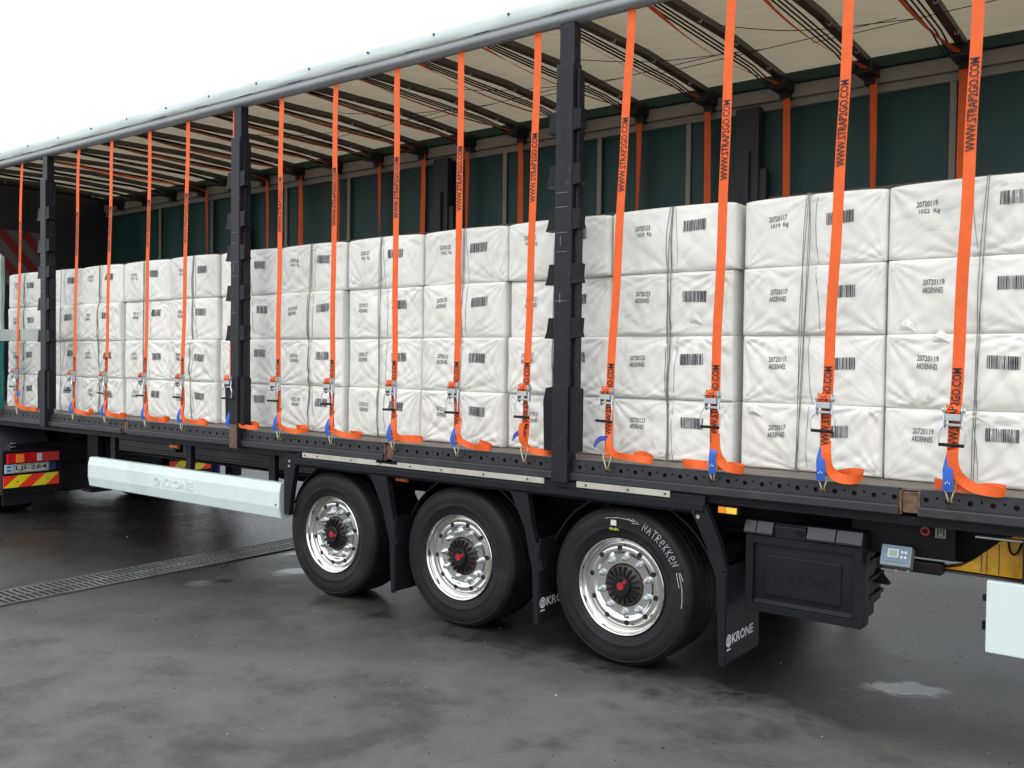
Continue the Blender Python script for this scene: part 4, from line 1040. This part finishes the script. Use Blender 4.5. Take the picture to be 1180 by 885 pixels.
# ------------------------------------------------------------------ person beyond the trailer
pr = B()
PX, PY = -5.62, 3.05
J = {'pel':(0,0,.98,.135),'chest':(0,0,1.32,.15),'neck0':(0,0,1.50,.07),'neck':(0,0,1.56,.058),'head':(.01,-.01,1.66,.095),'crown':(.01,-.01,1.74,.075),
 'hl':(-.10,.0,.92,.10),'kl':(-.14,-.02,.50,.072),'al':(-.16,.02,.10,.062),'tl':(-.16,-.14,.04,.04),
 'hr':(.10,.0,.92,.10),'kr':(.15,-.02,.50,.072),'ar':(.18,.02,.10,.062),'tr':(.20,-.14,.04,.04),
 'sl':(-.19,0,1.44,.065),'el':(-.26,.02,1.16,.048),'wl':(-.25,-.08,.92,.03),'pl':(-.25,-.10,.86,.03),
 'sr':(.19,0,1.44,.065),'er':(.26,.02,1.16,.048),'wr':(.25,-.08,.92,.03),'prr':(.25,-.10,.86,.03)}
E_ = [('pel','chest'),('chest','neck0'),('neck0','neck'),('neck','head'),('head','crown'),('pel','hl'),('hl','kl'),('kl','al'),('al','tl'),('pel','hr'),('hr','kr'),('kr','ar'),('ar','tr'),('chest','sl'),('sl','el'),('el','wl'),('wl','pl'),('chest','sr'),('sr','er'),('er','wr'),('wr','prr')]
for s_, pj in ((-1,'pl'),(1,'prr')):
    bx_, by_, bz_, _ = J[pj]
    for k_, (dy, ln) in enumerate(((-.03,.07),(-.01,.078),(.01,.074),(.03,.06))):
        J[f'{pj}{k_}a'] = (bx_, by_+dy, bz_-.03, .010); J[f'{pj}{k_}b'] = (bx_-s_*.012, by_+dy, bz_-.03-ln, .008)
        E_ += [(pj,f'{pj}{k_}a'),(f'{pj}{k_}a',f'{pj}{k_}b')]
    J[f'{pj}t'] = (bx_-s_*.01, by_-.045, bz_-.015, .010); J[f'{pj}tb'] = (bx_-s_*.02, by_-.06, bz_-.05, .008); E_ += [(pj,f'{pj}t'),(f'{pj}t',f'{pj}tb')]
names = list(J); me = bpy.data.meshes.new('person')
me.from_pydata([J[n_][:3] for n_ in names], [(names.index(a_), names.index(b_)) for a_, b_ in E_], [])
po = bpy.data.objects.new('person', me); sc.collection.objects.link(po)
sm = po.modifiers.new('skin','SKIN'); su = po.modifiers.new('sub','SUBSURF'); su.levels = 1; su.render_levels = 1
for i, n_ in enumerate(names):
    me.skin_vertices[0].data[i].radius = (J[n_][3],)*2
me.skin_vertices[0].data[0].use_root = True
dg = bpy.context.evaluated_depsgraph_get(); nm = bpy.data.meshes.new_from_object(po.evaluated_get(dg)); po.modifiers.clear(); po.data = nm; nm.name = 'person'
nm.materials.clear()
for k_ in ('jeans','jacket','skin'): nm.materials.append(M[k_])
for p in nm.polygons:
    c = p.center; hand = abs(c.x) > .2 and .7 < c.z < .93
    p.material_index = 2 if (c.z > 1.53 or hand) else (1 if c.z > .95 or abs(c.x) > .215 and c.z > .6 else 0); p.use_smooth = True
po.location = (PX, PY, 0); po.rotation_euler = (0,0,.3)
tag(po, 'person in blue trousers standing beyond the trailer, only the legs showing above the side guard', 'person')
q = B(); q.lathe([(.0,.105),(.06,.095),(.098,.04),(.102,.0),(.095,-.03)], 20)
T = Matrix.Translation((.01,.01,1.69)) @ Matrix.Rotation(math.radians(90),4,'X')
q.v = [tuple(T@Vector(v)) for v in q.v]; q.build('hair', M['hair'], po, smooth=True)

# ------------------------------------------------------------------ unseen building added beyond the trailer to darken reflections in the wet yard
M['clad'] = mat('ribbed_cladding', (.16,.145,.14), .5, var=.12, vscale=.6, dirt=(.09,.08,.075), dscale=.4)
wh = empty('added_warehouse', (-18,17,0), 'long low building added unseen beyond the trailer to darken reflections in the wet concrete', 'building')
OW = (-18,17,0)
q = B(); q.box(-48,9,17,34,0,4.9); x = -47.8
while x < 8.8: q.box(x,x+.12,16.95,17,.5,4.8); x += .6
q.build('wall', M['clad'], wh, OW)
q = B(); q.prismx([(16.7,4.9),(34.3,4.9),(25.5,5.6)],-48.3,9.3); q.build('roof', M['alu'], wh, OW)
for x in (-40,-30,-20,-10,0):
    q = B(); q.box(x,x+4,16.90,16.945,0,4.0); d_ = q.build('door', M['white_paint'] if x in (-30,) else M['steel_dark'], wh, OW)
    q = B(); q.box(x-.15,x,16.88,16.949,0,4.45); q.box(x+4,x+4.15,16.88,16.949,0,4.45); q.box(x,x+4,16.88,16.949,4.0,4.15); q.build('door_frame', M['alu_pale'], d_, OW)

# ------------------------------------------------------------------ grit lying on the yard
gr_ = random.Random(11); q = B()
for i in range(2600):
    d_ = gr_.random()**.7; x = gr_.uniform(-6, 8); y = -4.6+gr_.random()*7.5; r_ = gr_.choice((.002,.003,.003,.004,.006)) if i > 60 else gr_.uniform(.006,.012)
    q.cur = gr_.choice((0,0,0,1,2)); k_ = 5; a0 = gr_.uniform(0,6)
    vs = [(x+r_*gr_.uniform(.6,1.3)*math.cos(a0+2*math.pi*j/k_), y+r_*gr_.uniform(.6,1.3)*math.sin(a0+2*math.pi*j/k_), .0005) for j in range(k_)]+[(x, y, r_*.8)]
    q.add(vs, [(j,(j+1)%k_,k_) for j in range(k_)])
q.build('grit', [mat('dark_grit',(.02,.018,.016),.8), mat('pale_grit',(.28,.27,.25),.8), mat('brown_grit',(.09,.06,.04),.8)], props=dict(kind='stuff', label='scattered grit and small stones on the wet yard'))
